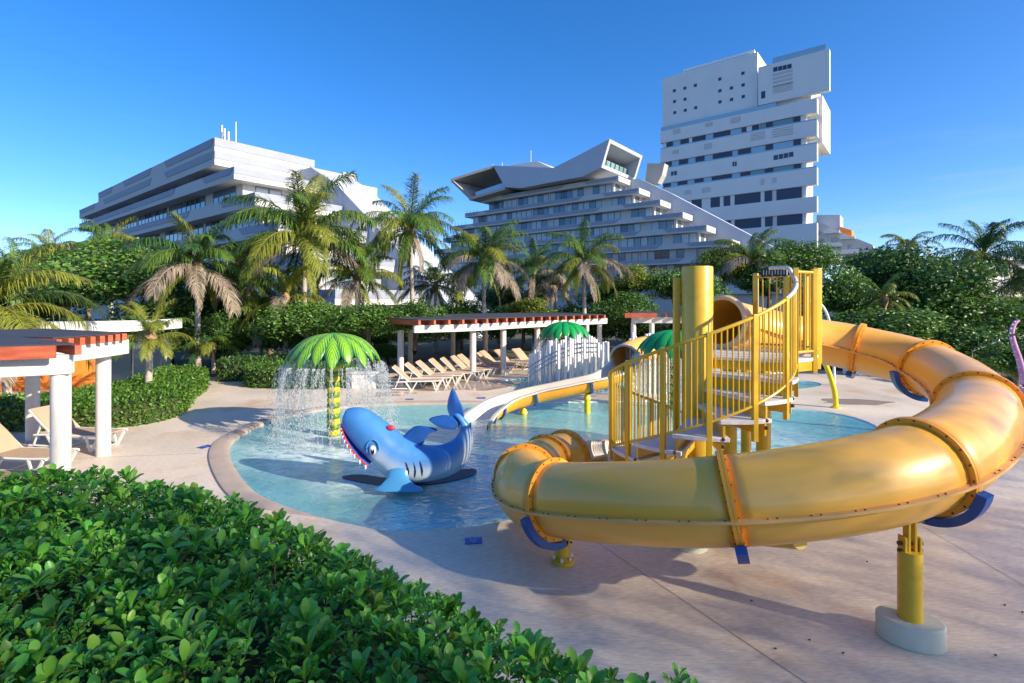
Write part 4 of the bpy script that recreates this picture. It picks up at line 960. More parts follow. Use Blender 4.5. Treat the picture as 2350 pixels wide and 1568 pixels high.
M['ftrunk_y'] = mat('fountain_yellow', (.74, .60, .02), .4, var=-.15, vscale=9)
M['ftrunk_g'] = mat('fountain_green', (.02, .13, .03), .45, c2=(.25, .33, .03), vscale=14, stretch=(1, 1, 4))
def water_drop_mat():
    m = bpy.data.materials.new('falling_water'); m.use_nodes = True; nt = m.node_tree; N = nt.nodes; L = nt.links; N.remove(N['Principled BSDF'])
    tr = N.new('ShaderNodeBsdfTransparent'); df = N.new('ShaderNodeBsdfTranslucent'); df.inputs[0].default_value = (.86, .9, .92, 1); d2 = N.new('ShaderNodeBsdfDiffuse'); d2.inputs[0].default_value = (.8, .84, .86, 1)
    a = N.new('ShaderNodeMixShader'); a.inputs[0].default_value = .5; L.new(df.outputs[0], a.inputs[1]); L.new(d2.outputs[0], a.inputs[2])
    b = N.new('ShaderNodeMixShader'); b.inputs[0].default_value = .62; L.new(tr.outputs[0], b.inputs[1]); L.new(a.outputs[0], b.inputs[2]); L.new(b.outputs[0], N['Material Output'].inputs[0]); return m
M['drop'] = water_drop_mat()
OCT_V = np.array([(0, 0, .5), (1, 0, 0), (-.5, .87, 0), (-.5, -.87, 0), (0, 0, -.5)]); OCT_F = np.array([(0, 1, 2), (0, 2, 3), (0, 3, 1), (4, 2, 1), (4, 3, 2), (4, 1, 3)])
def palm_fountain(base, label, wlabel, dia, ztop, leaf_m, trunk_w=.155, zbase=-.42, drops=True, n1=9, n2=9, strands=150):
    t = thing('palm_fountain', (base.x, base.y, zbase), label, 'fountain'); zr = ztop - dia * .31; Rr = dia / 2
    # trunk: stacked knobbly rings, painted in turn
    z = zbase; i = 0
    while z < ztop - .3:
        h = .135
        mb = MB(); w = trunk_w * (1 - .1 * (z / ztop)); mb.lathe([(w * .9, z), (w * 1.04, z + h * .25), (w * 1.05, z + h * .75), (w * .9, z + h)], (base.x, base.y, 0), 18)
        mb.build('trunk_ring', M['ftrunk_y'] if i % 2 else M['ftrunk_g'], t, True); z += h; i += 1
    mb = MB(); mb.lathe([(.1, ztop - .4), (.16, ztop - .06), (.1, ztop + .02), (.03, ztop + .03)], (base.x, base.y, 0), 18); mb.build('crown_hub', M['fleafg'], t, True)
    for layer, (nn, lift, sc) in enumerate(((n1, 0., 1.), (n2, .035, .93))):
        for k in range(nn):
            a = 2 * math.pi * (k + .5 * layer) / nn + .13
            V = []; lu = []; lt = []; rows = 10; cols = 6
            for r in range(rows + 1):
                s = r / rows; rad = .07 + (Rr * sc - .07) * math.sin(s * math.pi / 2 * .98) ** 1.0; zz = ztop + lift - (ztop - zr) * (1 - math.cos(s * math.pi / 2)) ** 1.05 * (1.1 if layer == 0 else .98)
                wdt = Rr * .175 * math.sin(math.pi * (.17 + .82 * s ** 1.15)) + .008
                if r == rows: wdt = .006
                for c in range(cols + 1):
                    u = -1 + 2 * c / cols; lat_ = u * wdt; drop = .16 * wdt / .3 * u * u + .02 * (1 - abs(u))
                    V.append((base.x + rad * math.cos(a) - lat_ * math.sin(a), base.y + rad * math.sin(a) + lat_ * math.cos(a), zz - drop)); lu.append(u); lt.append(s)
            mb = MB(); mb.v = V
            for r in range(rows):
                for c in range(cols): q = r * (cols + 1) + c; mb.f.append((q, q + 1, q + cols + 2, q + cols + 1))
            me = mb.mesh('leaf', ORG[t]); x = me.attributes.new('lu', 'FLOAT', 'POINT'); x.data.foreach_set('value', lu); x = me.attributes.new('lt', 'FLOAT', 'POINT'); x.data.foreach_set('value', lt)
            o = link('leaf', me, t, leaf_m); smooth_me(me, 80); md = o.modifiers.new('t', 'SOLIDIFY'); md.thickness = .022
    if drops:
        rg = np.random.default_rng(int(abs(base.x * 100))); P_, S_ = [], []
        for k in range(strands):
            a0 = rg.uniform(0, 2 * math.pi); r0 = Rr * (.93 + .09 * rg.random()); v = rg.uniform(.1, .95); dens = rg.choice([.25, .6, 1.], p=[.3, .4, .3])
            n = int(70 * dens * (zr + .3)); tt = np.sort(rg.random(n)) ** .75 * math.sqrt(2 * (zr + .02) / 9.8)
            rad = r0 + v * tt + rg.normal(0, .02, n) * (1 + 4 * tt); aa = a0 + rg.normal(0, .004, n) * (1 + 4 * tt); zz = zr - 4.9 * tt ** 2
            P_.append(np.stack([base.x + rad * np.cos(aa), base.y + rad * np.sin(aa), zz - .02], 1)); w = rg.uniform(.0035, .0085, n); S_.append(np.stack([w, w, rg.uniform(.02, .07, n) * (1 + tt)], 1))
        P_ = np.concatenate(P_); S_ = np.concatenate(S_); rot = np.repeat(np.eye(3)[None], len(P_), 0)
        Vd, Qd = inst(OCT_V, OCT_F, P_, rot, S_); me = np_mesh('falling_water', Vd, Qd)
        o = link('falling_water', me, None, M['drop']); tag(o, wlabel, 'water', kind='stuff')
    return t
palm_fountain(F1, 'palm tree fountain with yellow green painted leaves beside the blue shark', 'curtain of water falling from the painted palm beside the shark', 2.36, 2.55, M['fleaf'], strands=180)
palm_fountain(F2, 'green leaved palm fountain rising behind the white pole screen', 'water falling from the palm fountain behind the pole screen', 2.36, 2.46, M['fleafg'], zbase=-.25, strands=130)
palm_fountain(F3, 'green leaved palm fountain with leafy trunk behind the spiral staircase', 'water falling from the palm fountain behind the staircase', 2.4, 2.45, M['fleafg'], strands=150)

# ================================================================== white pole screens and the play fort behind
def pole_screen(pts, label, seed, rail=None):
    rd = random.Random(seed); c = pts[len(pts) // 2]; t = thing('pole_screen', (c[0], c[1], -.25), label, 'screen')
    for (x, y, h, r) in pts:
        mb = MB(); mb.lathe([(r, -.25), (r, h - .02), (r * .8, h)], (x, y, 0), 10); mb.build('pole', M['white'], t, True)
    mb = MB(); pl = [Vector((x, y, 0)) for x, y, h, r in pts]
    return t
rd = random.Random(5); pts = []
for k in range(34):
    u = k / 33; px = 1217 + 178 * u; Y = 20.8 - .9 * math.sin(u * math.pi) + rd.uniform(-.25, .25) + (1.4 if k % 3 == 1 else 0)
    x = (px - 1175) / F * Y; ytop = (808 - 34 * min(1, u * 2.2) + (14 * max(0, u - .75) * 4)) + rd.uniform(-9, 9); pts.append((x, Y, CH - (ytop - 690) / F * Y, rd.choice((.042, .052, .062))))
ps1 = pole_screen(pts, 'screen of tall white poles with steel handrails around the wading pool steps', 5)
for dz in (0, -.16, -.34):   # triple handrail climbing the steps, then level
    rl = catmull([W(1214, 884, 20.2) + Vector((0, 0, .0 if dz == 0 else .0))] + [W(x, y, 20.0) + Vector((0, 0, dz)) for x, y in ((1213, 846), (1225, 836), (1260, 815), (1300, 797), (1332, 788), (1372, 788))], 5) if dz == 0 else [W(x, y, 20.0) + Vector((0, 0, dz)) for x, y in ((1213, 846), (1225, 836), (1260, 815), (1300, 797), (1332, 788), (1372, 788))]
    mb = MB(); mb.tube(rl, .024, 8); mb.build('handrail', M['steel'], ps1, True)
for (x, y) in ((1213, 846), (1235, 830), (1262, 814), (1290, 801), (1315, 792), (1345, 788), (1370, 788)):
    a = W(x, y, 20.0); mb = MB(); mb.cyl((a.x, a.y, -.25), a, .02, n=8); mb.build('rail_post', M['steel'], ps1, True)
pts = []
for k in range(20):
    u = k / 19; px = 1440 + 118 * u; Y = 18.9 + rd.uniform(-.2, .2) + (.7 if k % 2 else 0); x = (px - 1175) / F * Y
    ytop = 772 + rd.uniform(-10, 12) + (10 if k in (0, 4, 5) else 0); pts.append((x, Y, CH - (ytop - 690) / F * Y, rd.choice((.045, .055, .065))))
pole_screen(pts, 'short screen of white poles beside the yellow column, behind a green palm fountain', 6)
ft = thing('play_steps', (3.2, 22.0, -.25), 'white stepped play platform behind the pole screen with the handrail', 'play structure')
for k in range(5):
    mb = MB(); mb.box(1.4 + k * .42, 4.4, 21.3, 22.7 - .0 * k, -.25 if k == 0 else .02 + (k - 1) * .2, .02 + k * .2 - .001); mb.build('step', M['tread'], ft, False, .01)

# ================================================================== sun loungers
def make_lounger():
    t = thing('sun_lounger', (0, 0, 0), 'x', 'sun lounger', 'loungers under the curved pergola')
    L_, w, h = 1.9, .66, .36; b0 = .62
    for sd in (-1, 1):
        mb = MB(); y = sd * w / 2; mb.tube(catmull([(b0 - .45, y, h - .02), (b0, y, h), (1.5, y, h), (L_ - .04, y, h + .015), (L_, y, h - .02)], 3), .022, 8); mb.build('side_rail', M['pvc'], t, True)
        for (x0, x1) in ((L_ - .06, L_ - .26), (b0 - .1, b0 + .12)):
            mb = MB(); mb.bar((x0, y, h - .02), (x1, y, 0.0), .035, .05); mb.bar((x0 - .32 if x0 > 1 else x0 + .42, y, h - .02), (x1, y, .0), .03, .04); mb.build('leg', M['pvc'], t, True)
        mb = MB(); mb.bar((b0, y * .96, h + .01), (.02, y * .96, h + .54), .03, .04); mb.build('back_rail', M['pvc'], t)
        mb = MB(); mb.bar((.34, y * .9, h + .26), (.12, y * .9, .1), .025, .03); mb.bar((b0 + .1, y * .9, .1), (.0, y * .9, .1), .025, .03); mb.build('back_brace', M['pvc'], t)
    mb = MB(); mb.hexa([(b0, -w / 2 + .02, h + .004), (L_ - .05, -w / 2 + .02, h + .004), (L_ - .05, w / 2 - .02, h + .004), (b0, w / 2 - .02, h + .004), (b0, -w / 2 + .02, h + .018), (L_ - .05, -w / 2 + .02, h + .018), (L_ - .05, w / 2 - .02, h + .018), (b0, w / 2 - .02, h + .018)]); mb.build('seat_sling', M['sling'], t)
    mb = MB(); rings = []
    for s in range(6):
        u = s / 5; x = b0 - (b0 - .02) * u; z = h + .012 + .54 * u + .03 * math.sin(u * 3.1); rings.append([(x, -w / 2 + .015, z), (x, w / 2 - .015, z), (x + .012, w / 2 - .015, z + .012), (x + .012, -w / 2 + .015, z + .012)])
    mb.loft(rings); mb.build('back_sling', M['sling'], t)
    for x in (L_ - .26, b0 + .12): mb = MB(); mb.cyl((x, -w / 2, .03), (x, w / 2, .03), .014, n=6); mb.build('cross_bar', M['pvc'], t)
    return t
lg = make_lounger()
heads = [(898, 844, 5), (928, 837, 0), (955, 832, -4), (985, 827, -6), (1012, 824, -8), (1035, 820, -10), (1052, 816.5, -12), (1091, 813, -15), (1104, 808, -20), (1140, 805, -28), (1183, 802.6, -40)]
first = True
for (x, y, a) in heads:
    p = G(x, y, .88); o = lg if first else copy_tree(lg); first = False
    o.location = (p.x, p.y + .25, 0); o.rotation_euler = (0, 0, R(a)); o['label'] = 'beige sling lounger with raised back in the row under the curved pergola'
for (x, y, a, lab) in ((-11.0, 12.0, -8, 'beige sling lounger with raised back beside the clipped hedge, behind two pergola columns'), (-10.75, 10.3, -6, 'beige sling lounger between the two nearer columns of the hedge side pergola'), (-10.2, 8.9, -4, 'beige sling lounger mostly hidden behind the big glossy hedge')):
    o = copy_tree(lg, (x, y, 0), R(a)); o['label'] = lab; o['group'] = 'loungers under the low pergola'
o = copy_tree(lg, (11.6, 22.0, 0), R(-160)); o['label'] = 'beige sling lounger on the far deck below the tube slide'; o['group'] = 'single loungers'
# ================================================================== pergolas
def ribbon_beam(pl, w, z0, z1, closed=False):
    mb = MB(); rings = []
    for p, t, s, b in frames([Vector((q[0], q[1], 0)) for q in pl]):
        h = s * (w / 2); rings.append([(p.x - h.x, p.y - h.y, z0), (p.x + h.x, p.y + h.y, z0), (p.x + h.x, p.y + h.y, z1), (p.x - h.x, p.y - h.y, z1)])
    mb.loft(rings); return mb
def resample(pl, step):
    pl = [Vector((p[0], p[1], 0)) for p in pl]; L = [0]
    for a, b in zip(pl[:-1], pl[1:]): L.append(L[-1] + (b - a).length)
    out = []; d = 0
    while d <= L[-1] + 1e-6:
        i = max(0, min(len(pl) - 2, next((k for k in range(len(L) - 1) if L[k + 1] >= d), len(pl) - 2)))
        t = (d - L[i]) / max(1e-6, L[i + 1] - L[i]); out.append(pl[i].lerp(pl[i + 1], t)); d += step
    return out
def pergola(front, back, cols, label, zb=2.2, zh=.34, rz=.2, step=.5, rad=.135, over=.45, fascia=None, rw_=.09, into=None):
    c = cols[0] if cols else (0, 0); t = into or thing('pergola', (c[0], c[1], 0), label, 'pergola')
    f = catmull([Vector((p[0], p[1], 0)) for p in front], 8); b = catmull([Vector((p[0], p[1], 0)) for p in back], 8)
    ribbon_beam(f, .24, zb, zb + zh).build('beam', M['column'], t, False, .012); ribbon_beam(b, .24, zb, zb + zh).build('beam', M['column'], t, False, .012)
    for (x, y) in cols:
        mb = MB(); mb.cyl((x, y, 0), (x, y, zb - .002), rad, n=22); mb.build('column', M['column'], t, True)
    fr = resample(f, step); n = len(fr); br = resample(b, sum((b[i + 1] - b[i]).length for i in range(len(b) - 1)) / max(1, n - 1))
    z0 = zb + zh + .002
    for i in range(n):
        p = fr[i]; q = br[min(i, len(br) - 1)]; d = (q - p).normalized()
        mb = MB(); mb.bar(p - d * over + Vector((0, 0, z0 + rz / 2)), q + d * over + Vector((0, 0, z0 + rz / 2)), rw_, rz); mb.build('rafter', M['wood'], t)
    # dark shade cloth laid over the rafters, short of the rafter ends
    mb = MB(); rings = []
    for i in range(n):
        p = fr[i]; q = br[min(i, len(br) - 1)]; d = (q - p).normalized(); a = p - d * (over - .16); e = q + d * (over - .16)
        rings.append([(a.x, a.y, z0 + rz + .003), (e.x, e.y, z0 + rz + .003), (e.x, e.y, z0 + rz + .03), (a.x, a.y, z0 + rz + .03)])
    mb.loft(rings); mb.build('shade_cloth', M['canopy'], t)
    if fascia:
        fp = [Vector((p[0], p[1], 0)) for p in fascia]
        mb = ribbon_beam(catmull(fp, 5), .05, z0 - .03, z0 + rz + .02); mb.build('fascia_board', M['wood'], t)
    return t
# far curved pergola above the lounger row
pergola([(-3.9, 20.3), (-2.9, 20.8), (-1.6, 21.7), (0.2, 23.7), (2.4, 26.0), (5.2, 28.4)], [(-6.8, 24.0), (-5.6, 25.3), (-4.2, 27.0), (-2.6, 28.9), (-.4, 30.6), (3.0, 32.6)],
        [(-1.68, 22.0), (-.4, 23.4), (-4.85, 22.3), (-5.2, 26.2), (-3.3, 28.6), (-1.55, 30), (1.25, 25.3), (4.85, 28.4), (4.5, 30.8), (3.4, 32)], 'long curved pergola with white columns and dark shade cloth over the lounger row', zb=2.12, zh=.3, step=.62, rz=.2, over=.5)
# pergola at the hedge side, its rounded end towards the pool
lp_ = pergola([(-10.6, 6.75), (-8.9, 7.6), (-7.25, 8.45)], [(-13.4, 10.9), (-11.4, 10.6), (-9.6, 9.95)],
        [(-7.42, 8.42), (-8.98, 11.25), (-11.7, 12.5)], 'low pergola with reddish fascia and thick white columns by the clipped hedge', zb=2.2, zh=.32, step=.34, rz=.15, over=.3, rad=.138,
        fascia=[(-10.75, 6.42), (-8.95, 7.26), (-7.2, 8.08)])
pergola([(-8.8, 9.7), (-8.72, 10.6), (-8.8, 11.6)], [(-13.4, 10.92), (-12.6, 11.8), (-11.5, 12.7)], [], '', zb=2.2, zh=.32, step=.24, rz=.152, over=.3, into=lp_)
# small pergola beyond the stair column
pergola([(6.4, 27.4), (9.5, 27.0), (12.5, 26.0)], [(7.4, 31), (10.5, 30.6), (13.5, 29.6)], [(6.5, 27.4), (7.45, 27.3), (10.5, 26.8), (12.4, 26.1)], 'small white pergola with wooden roof edge beyond the stair column', zb=2.2, zh=.32, step=.6, rz=.2, over=.4, fascia=[(5.95, 27.0), (7.6, 26.85)])

# ================================================================== orange cabana building behind the low pergola
cb = thing('orange_cabana', (-19, 20, 0), 'orange rendered cabana with white curved parapet and glass door', 'building')
wl = catmull([Vector(p + (0,)) for p in [(-27, 17.3), (-21.5, 18.7), (-18, 19.5), (-15.9, 20.2)]], 6)
ribbon_beam(wl, .25, 0, 2.28).build('wall', M['orange_wall'], cb)
pr = catmull([Vector(p + (0,)) for p in [(-27.2, 16.6), (-21.5, 17.9), (-17.6, 18.8), (-15.4, 19.6), (-14.5, 20.6), (-14.6, 22.5)]], 6)
ribbon_beam(pr, .2, 2.2, 2.62).build('parapet', M['white'], cb)
mb = MB(); poly = [(p.x, p.y) for p in pr] + [(-27, 24)]; mb.prism(poly, 2.24, 2.34); mb.build('roof_slab', M['white'], cb)
for (x0, y0, x1, y1) in ((-15.8, 20.2, -15.25, 20.5), (-15.2, 20.55, -14.85, 21.0), (-14.82, 21.05, -14.8, 22.2)):
    mb = MB(); mb.bar((x0, y0, 1.12), (x1, y1, 1.12), .04, 2.16); pn = mb.build('glass_panel', M['glass_dark'], cb)
    mb = MB(); mb.bar((x0, y0, 0), (x0, y0, 2.2), .07, .07); mb.build('door_mullion', M['steel'], cb)
mb = MB(); mb.box(-16.05, -15.85, 20.2, 20.45, 0, 2.24); mb.build('door_jamb', M['frame'], cb)
# ------------------------------------------------------------------ white planter wall behind the palm fountain
g = G(1063, 882); pw = thing('planter_wall', (-3.6, 20.0, 0), 'low white rendered wall seen through the falling water', 'wall')
a = G(806, 893); b_ = G(862, 893); mb = MB(); mb.box(a.x, b_.x, a.y, a.y + .35, 0, .58); mb.build('wall', M['white'], pw, False, .02)
mb = MB(); mb.box(a.x - .04, b_.x + .04, a.y - .04, a.y + .39, .582, .64); mb.build('wall_cap', M['column'], pw, False, .01)

# ================================================================== sprayers and rails on the right
ys = thing('spray_arch', W(1918, 935, 16.3) * Vector((1, 1, 0)) if False else (G(1918, 936).x, G(1918, 936).y, 0), 'bent yellow spray pole at the pool edge below the slide', 'sprayer')
p = G(1918, 936); pl = [Vector((p.x, p.y, 0))] + [W(x, y, p.y) for x, y in ((1916, 905), (1910, 880), (1902, 855), (1893, 835), (1880, 815), (1862, 800))]
mb = MB(); mb.tube(catmull(pl, 5), .075, 14); mb.build('pole', M['pale_yellow'], ys, True)
mb = MB(); mb.lathe([(.14, 0), (.14, .03), (.09, .05)], (p.x, p.y, 0), 16); mb.build('base_plate', M['pale_yellow'], ys, True)
q = pl[-1]; mb = MB(); mb.cyl(q, q + Vector((-.12, 0, -.12)), .085, .1, 14); mb.build('nozzle', M['pale_yellow'], ys, True)
wa = thing('white_spray_arch', (G(1912, 850).x, G(1912, 850).y, 0), 'thin white arched spray pipe seen between the yellow posts and the trees', 'sprayer')
g0 = Vector((G(1912, 850).x, 20.5, 0)); arc = [W(x, y, 20.5) for x, y in ((1915, 860), (1912, 790), (1905, 745), (1895, 715), (1882, 697), (1868, 690), (1850, 693))]
mb = MB(); mb.tube(catmull([Vector((arc[0].x, 20.5, 0))] + arc[1:], 5), .05, 10); mb.build('pipe', M['white'], wa, True)
wa.location = (arc[0].x, 20.5, 0); ORG[wa] = Vector((arc[0].x, 20.5, 0))
for ch_ in wa.children: 
    for v in ch_.data.vertices: v.co += Vector((G(1912, 850).x - arc[0].x, G(1912, 850).y - 20.5, 0))
tn = thing('tentacle_sprayer', (12.1, 12.2, 0), 'pink curved tentacle sprayer standing behind the bend of the tube slide', 'sprayer')
YT = 12.2; q = [(2345, 1000), (2346, 930), (2349, 890), (2347, 860), (2339, 825), (2327, 790), (2322, 765), (2327, 745), (2337, 735)]
pts = catmull([W(x, y, YT) for x, y in q], 4); pts[0].z = 0
mb = MB(); mb.tube(pts, [.085 - .045 * i / (len(pts) - 1) for i in range(len(pts))], 14); mb.build('arm', M['pink'], tn, True)
mb = MB()
for i in range(6, len(pts) - 2, 2): mb.ball(pts[i] + Vector((-.055, -.02, 0)), (.018, .018, .024), 8, 6)
mb.build('sucker_row', M['white'], tn, True)
hr_ = thing('metal_handrail', (G(2290, 850).x, 21, 0), 'thin steel handrail in front of the dense trees', 'handrail')
pl = [W(x, y, 21) for x, y in ((2232, 806), (2262, 795), (2288, 785), (2294, 790), (2294, 850))]; pl[-1].z = 0
mb = MB(); mb.tube(catmull(pl, 4), .028, 10); mb.build('rail', M['steel'], hr_, True)
mb = MB(); mb.cyl((pl[0].x, pl[0].y, 0), pl[0], .026, n=8); mb.build('rail_post', M['steel'], hr_, True)
pk = thing('planter_block', (G(1975, 862).x, G(1975, 862).y, 0), 'pale concrete planter block on the far deck below the slide', 'planter')
g = G(1975, 862); mb = MB(); mb.box(g.x - .5, g.x + .35, g.y, g.y + .5, 0, .55); mb.build('block', M['column'], pk, False, .02)
# ================================================================== vegetation
def rot_rand(n, rg): 
    v = rg.normal(size=(n, 3)); return v / np.linalg.norm(v, axis=1, keepdims=True)
# ------------------------------------------------------------------ big glossy hedge in the foreground
HB = [(-7.6, 5.45), (-6.4, 5.6), (-4.55, 5.65), (-3.1, 5.18), (-1.95, 4.6), (-.9, 3.84), (-.17, 3.27), (.66, 2.8), (1.12, 2.5), (1.32, 1.95), (1.05, .9), (-.4, .55), (-3, .4), (-7.6, .4)]
HL = [(p.x, p.y) for p in catmull([Vector(p + (0,)) for p in HB], 4, True)]
def inside(poly, X, Y):
    r = np.zeros(len(X), bool); j = len(poly) - 1
    for i in range(len(poly)):
        xi, yi = poly[i]; xj, yj = poly[j]
        c = ((yi > Y) != (yj > Y)) & (X < (xj - xi) * (Y - yi) / (yj - yi + 1e-12) + xi); r ^= c; j = i
    return r
def edge_dist(poly, X, Y):
    d = np.full(len(X), 1e9)
    for i in range(len(poly)):
        a = np.array(poly[i - 1]); b = np.array(poly[i]); ab = b - a; t = np.clip(((X - a[0]) * ab[0] + (Y - a[1]) * ab[1]) / (ab @ ab + 1e-12), 0, 1)
        d = np.minimum(d, np.hypot(X - a[0] - t * ab[0], Y - a[1] - t * ab[1]))
    return d
def wob(X, Y, f=1., s=0): return (np.sin(X * 2.1 * f + s) * np.cos(Y * 2.7 * f + 1.3 + s) + .6 * np.sin(X * 5.3 * f + 2 + s + Y * 3.1 * f) + .4 * np.cos(Y * 7.1 * f - X * 4.2 * f + s)) / 2
rg = np.random.default_rng(21)
LV, LQ = leaf_tpl(7, .43, .34, .2)
HT = 1.58
def hedge_top(X, Y):
    e = np.clip(edge_dist(HL, X, Y), 0, .5)
    return HT + .07 * wob(X, Y) - .45 * (1 - e / .5) ** 2
n = 26000; X = rg.uniform(-7.6, 1.4, n); Y = rg.uniform(.3, 5.7, n); ok = inside(HL, X, Y); X, Y = X[ok], Y[ok]
# keep only what the picture can reach plus a margin; thin by spacing
key = {}
sel = []
for i in range(len(X)):
    k = (int(X[i] / .064), int(Y[i] / .064))
    if k not in key: key[k] = 1; sel.append(i)
X, Y = X[sel], Y[sel]
Z = hedge_top(X, Y) + rg.normal(0, .035, len(X)); deep = rg.random(len(X)) < .38; Z -= deep * rg.uniform(.06, .25, len(X))
tall = (rg.random(len(X)) < .035); Z += tall * rg.uniform(.03, .08, len(X))
# rosettes down the outer flank of the hedge
fl = catmull([Vector(p + (0,)) for p in HB], 30, True); fx = []
for i in range(len(fl)):
    for k in range(5): fx.append((fl[i].x + rg.normal(0, .04), fl[i].y + rg.normal(0, .04), rg.uniform(.1, HT - .35)))
fx = np.array(fx); X = np.concatenate([X, fx[:, 0]]); Y = np.concatenate([Y, fx[:, 1]]); Z = np.concatenate([Z, fx[:, 2]]); tall = np.concatenate([tall, np.zeros(len(fx), bool)])
cx_, cy_ = -3., 2.6
pos, fwd, nrm, scl, rid = [], [], [], [], []
for i in range(len(X)):
    nl = rg.integers(7, 12); a0 = rg.uniform(0, 6.28); base = np.array([X[i], Y[i], Z[i]]); size = rg.choice([.04, .055, .08, .115], p=[.38, .32, .18, .12]) * (1.15 if tall[i] else 1)
    axis = np.array([rg.normal(0, .28), rg.normal(0, .28), 1.]); axis /= np.linalg.norm(axis)
    e1 = np.cross(axis, [1, .1, 0]); e1 /= np.linalg.norm(e1); e2 = np.cross(axis, e1)
    for k in range(nl):
        a = a0 + k * 2.399; u = k / nl; el = R(78 - 62 * u + rg.normal(0, 9)); h = e1 * math.cos(a) + e2 * math.sin(a)
        f = h * math.cos(el) + axis * math.sin(el); pos.append(base - axis * (.035 * u) + f * .008); fwd.append(f); nrm.append(axis * math.cos(el) - h * math.sin(el)); scl.append(size * (.55 + .55 * math.sin(math.pi * (.25 + .6 * u))) * rg.uniform(.85, 1.15)); rid.append(i)
pos = np.array(pos); fwd = np.array(fwd); nrm = np.array(nrm); scl = np.array(scl)
rot = basis(fwd, nrm); dist = np.linalg.norm(pos - np.array([0, 0, CH]), axis=1)
ang = scl / dist * ((pos[:, 1] > 1.2) & (np.abs(pos[:, 0]) < pos[:, 1] * 1.02) & ((CH - pos[:, 2]) / pos[:, 1] < .76)); big_i = np.argsort(-ang)[:300]; mask = np.ones(len(pos), bool); mask[big_i] = False
hg = thing('glossy_hedge', (-3, 2.6, 0), 'large glossy green broad leaved hedge filling the foreground', 'hedge')
Vh, Qh = inst(LV, LQ, pos[mask] - np.array([-3, 2.6, 0]), rot[mask], scl[mask])
yel = mask & (rg.random(len(pos)) < .02)
o = link('foliage', np_mesh('foliage', Vh, Qh), hg, M['leaf'], True); o['kind'] = 'stuff'
Vy, Qy = inst(LV, LQ, pos[yel] + np.array([.004, 0, .012]) - np.array([-3, 2.6, 0]), rot[yel], scl[yel] * .9)
o = link('yellowed_leaves', np_mesh('yellowed_leaves', Vy, Qy), hg, M['leafy'], True); o['kind'] = 'stuff'
lme = np_mesh('leaf', LV, LQ); lme.materials.append(M['leaf']); lme.polygons.foreach_set('use_smooth', [True] * len(lme.polygons))
M['leaf_b'] = mat('hedge_leaf_bright', (.10, .36, .04), .32, transl=.2, spec=.45, var=.25, vscale=3)
lme2 = lme.copy(); lme2.materials.clear(); lme2.materials.append(M['leaf_b'])
for q, i in enumerate(big_i):
    o = bpy.data.objects.new('leaf', lme if q % 3 else lme2); col.objects.link(o); o.parent = hg
    mw = Matrix(rot[i].tolist()).to_4x4(); o.matrix_local = Matrix.Translation(Vector(pos[i]) - Vector((-3, 2.6, 0))) @ mw @ Matrix.Scale(float(scl[i]), 4)
# stems under the rosettes and a solid fill coloured dark as the shade inside
st_i = rg.choice(len(X), 700, False); mb = MB()
for i in st_i: mb.bar((X[i] + rg.normal(0, .06), Y[i] + rg.normal(0, .06), Z[i] - .45), (X[i], Y[i], Z[i] - .01), .008, .008)
mb.build('twigs', M['twig'], hg, kind='stuff')
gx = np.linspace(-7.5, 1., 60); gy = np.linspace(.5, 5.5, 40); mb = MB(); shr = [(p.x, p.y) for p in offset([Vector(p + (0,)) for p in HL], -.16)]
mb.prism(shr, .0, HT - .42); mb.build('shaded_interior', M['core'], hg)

# ------------------------------------------------------------------ generic clipped hedge
SV, SQ = leaf_tpl(3, .5, .3, .15, 'oval')
def leaf_cover(points, normals, size, rg, tpl=(SV, SQ), spread=.9, jit=.03):
    n = len(points); f = rot_rand(n, rg) + normals * .35; nn = normals + rot_rand(n, rg) * spread
    return inst(tpl[0], tpl[1], points + rg.normal(0, jit, (n, 3)), basis(f, nn), size * rg.uniform(.65, 1.3, n))
def clipped_hedge(poly, h, label, m, seed, size=.085, dens=420, name='clipped_hedge', cat='hedge'):
    rg = np.random.default_rng(seed); P = [(p.x, p.y) for p in catmull([Vector(p + (0,)) for p in poly], 4, True)]; A = np.array(P); x0, y0 = A.min(0); x1, y1 = A.max(0)
    t = thing(name, (float(A[:, 0].mean()), float(A[:, 1].mean()), 0), label, cat); org = np.array(ORG[t])
    n = int((x1 - x0) * (y1 - y0) * dens); X = rg.uniform(x0, x1, n); Y = rg.uniform(y0, y1, n); k = inside(P, X, Y); X, Y = X[k], Y[k]
    e = np.clip(edge_dist(P, X, Y), 0, .25); Z = h + .05 * wob(X, Y, 1.3, seed) - .14 * (1 - e / .25) ** 2 + rg.normal(0, .02, len(X))
    pts = [np.stack([X, Y, Z], 1)]; nr = [np.tile([0, 0, 1.], (len(X), 1))]
    for i in range(len(P)):
        a = np.array(P[i - 1]); b = np.array(P[i]); L = np.linalg.norm(b - a); n = int(L * h * dens * 1.1)
        if n < 1: continue
        u = rg.random(n)[:, None]; q = a + (b - a) * u; nm = np.array([(b - a)[1], -(b - a)[0]]) / L
        pts.append(np.concatenate([q, rg.uniform(0, h, n)[:, None]], 1)); nr.append(np.tile([nm[0], nm[1], .2], (n, 1)))
    V, Q = leaf_cover(np.concatenate(pts) - org, np.concatenate(nr), size, rg)
    o = link('foliage', np_mesh('foliage', V, Q), t, m, True); o['kind'] = 'stuff'
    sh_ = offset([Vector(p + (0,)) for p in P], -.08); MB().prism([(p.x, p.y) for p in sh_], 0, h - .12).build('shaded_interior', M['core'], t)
    return t
clipped_hedge([(-12.3, 20.6), (-10.9, 17.6), (-9.75, 14.9), (-10.6, 13.6), (-13.5, 13.15), (-17.5, 12.6), (-18, 14.2), (-13.8, 15.0), (-13.2, 17.5), (-14.2, 20.9)], .7, 'bright clipped hedge curving along the deck beside the low pergola', M['leaf2'], 31, size=.1, dens=330)
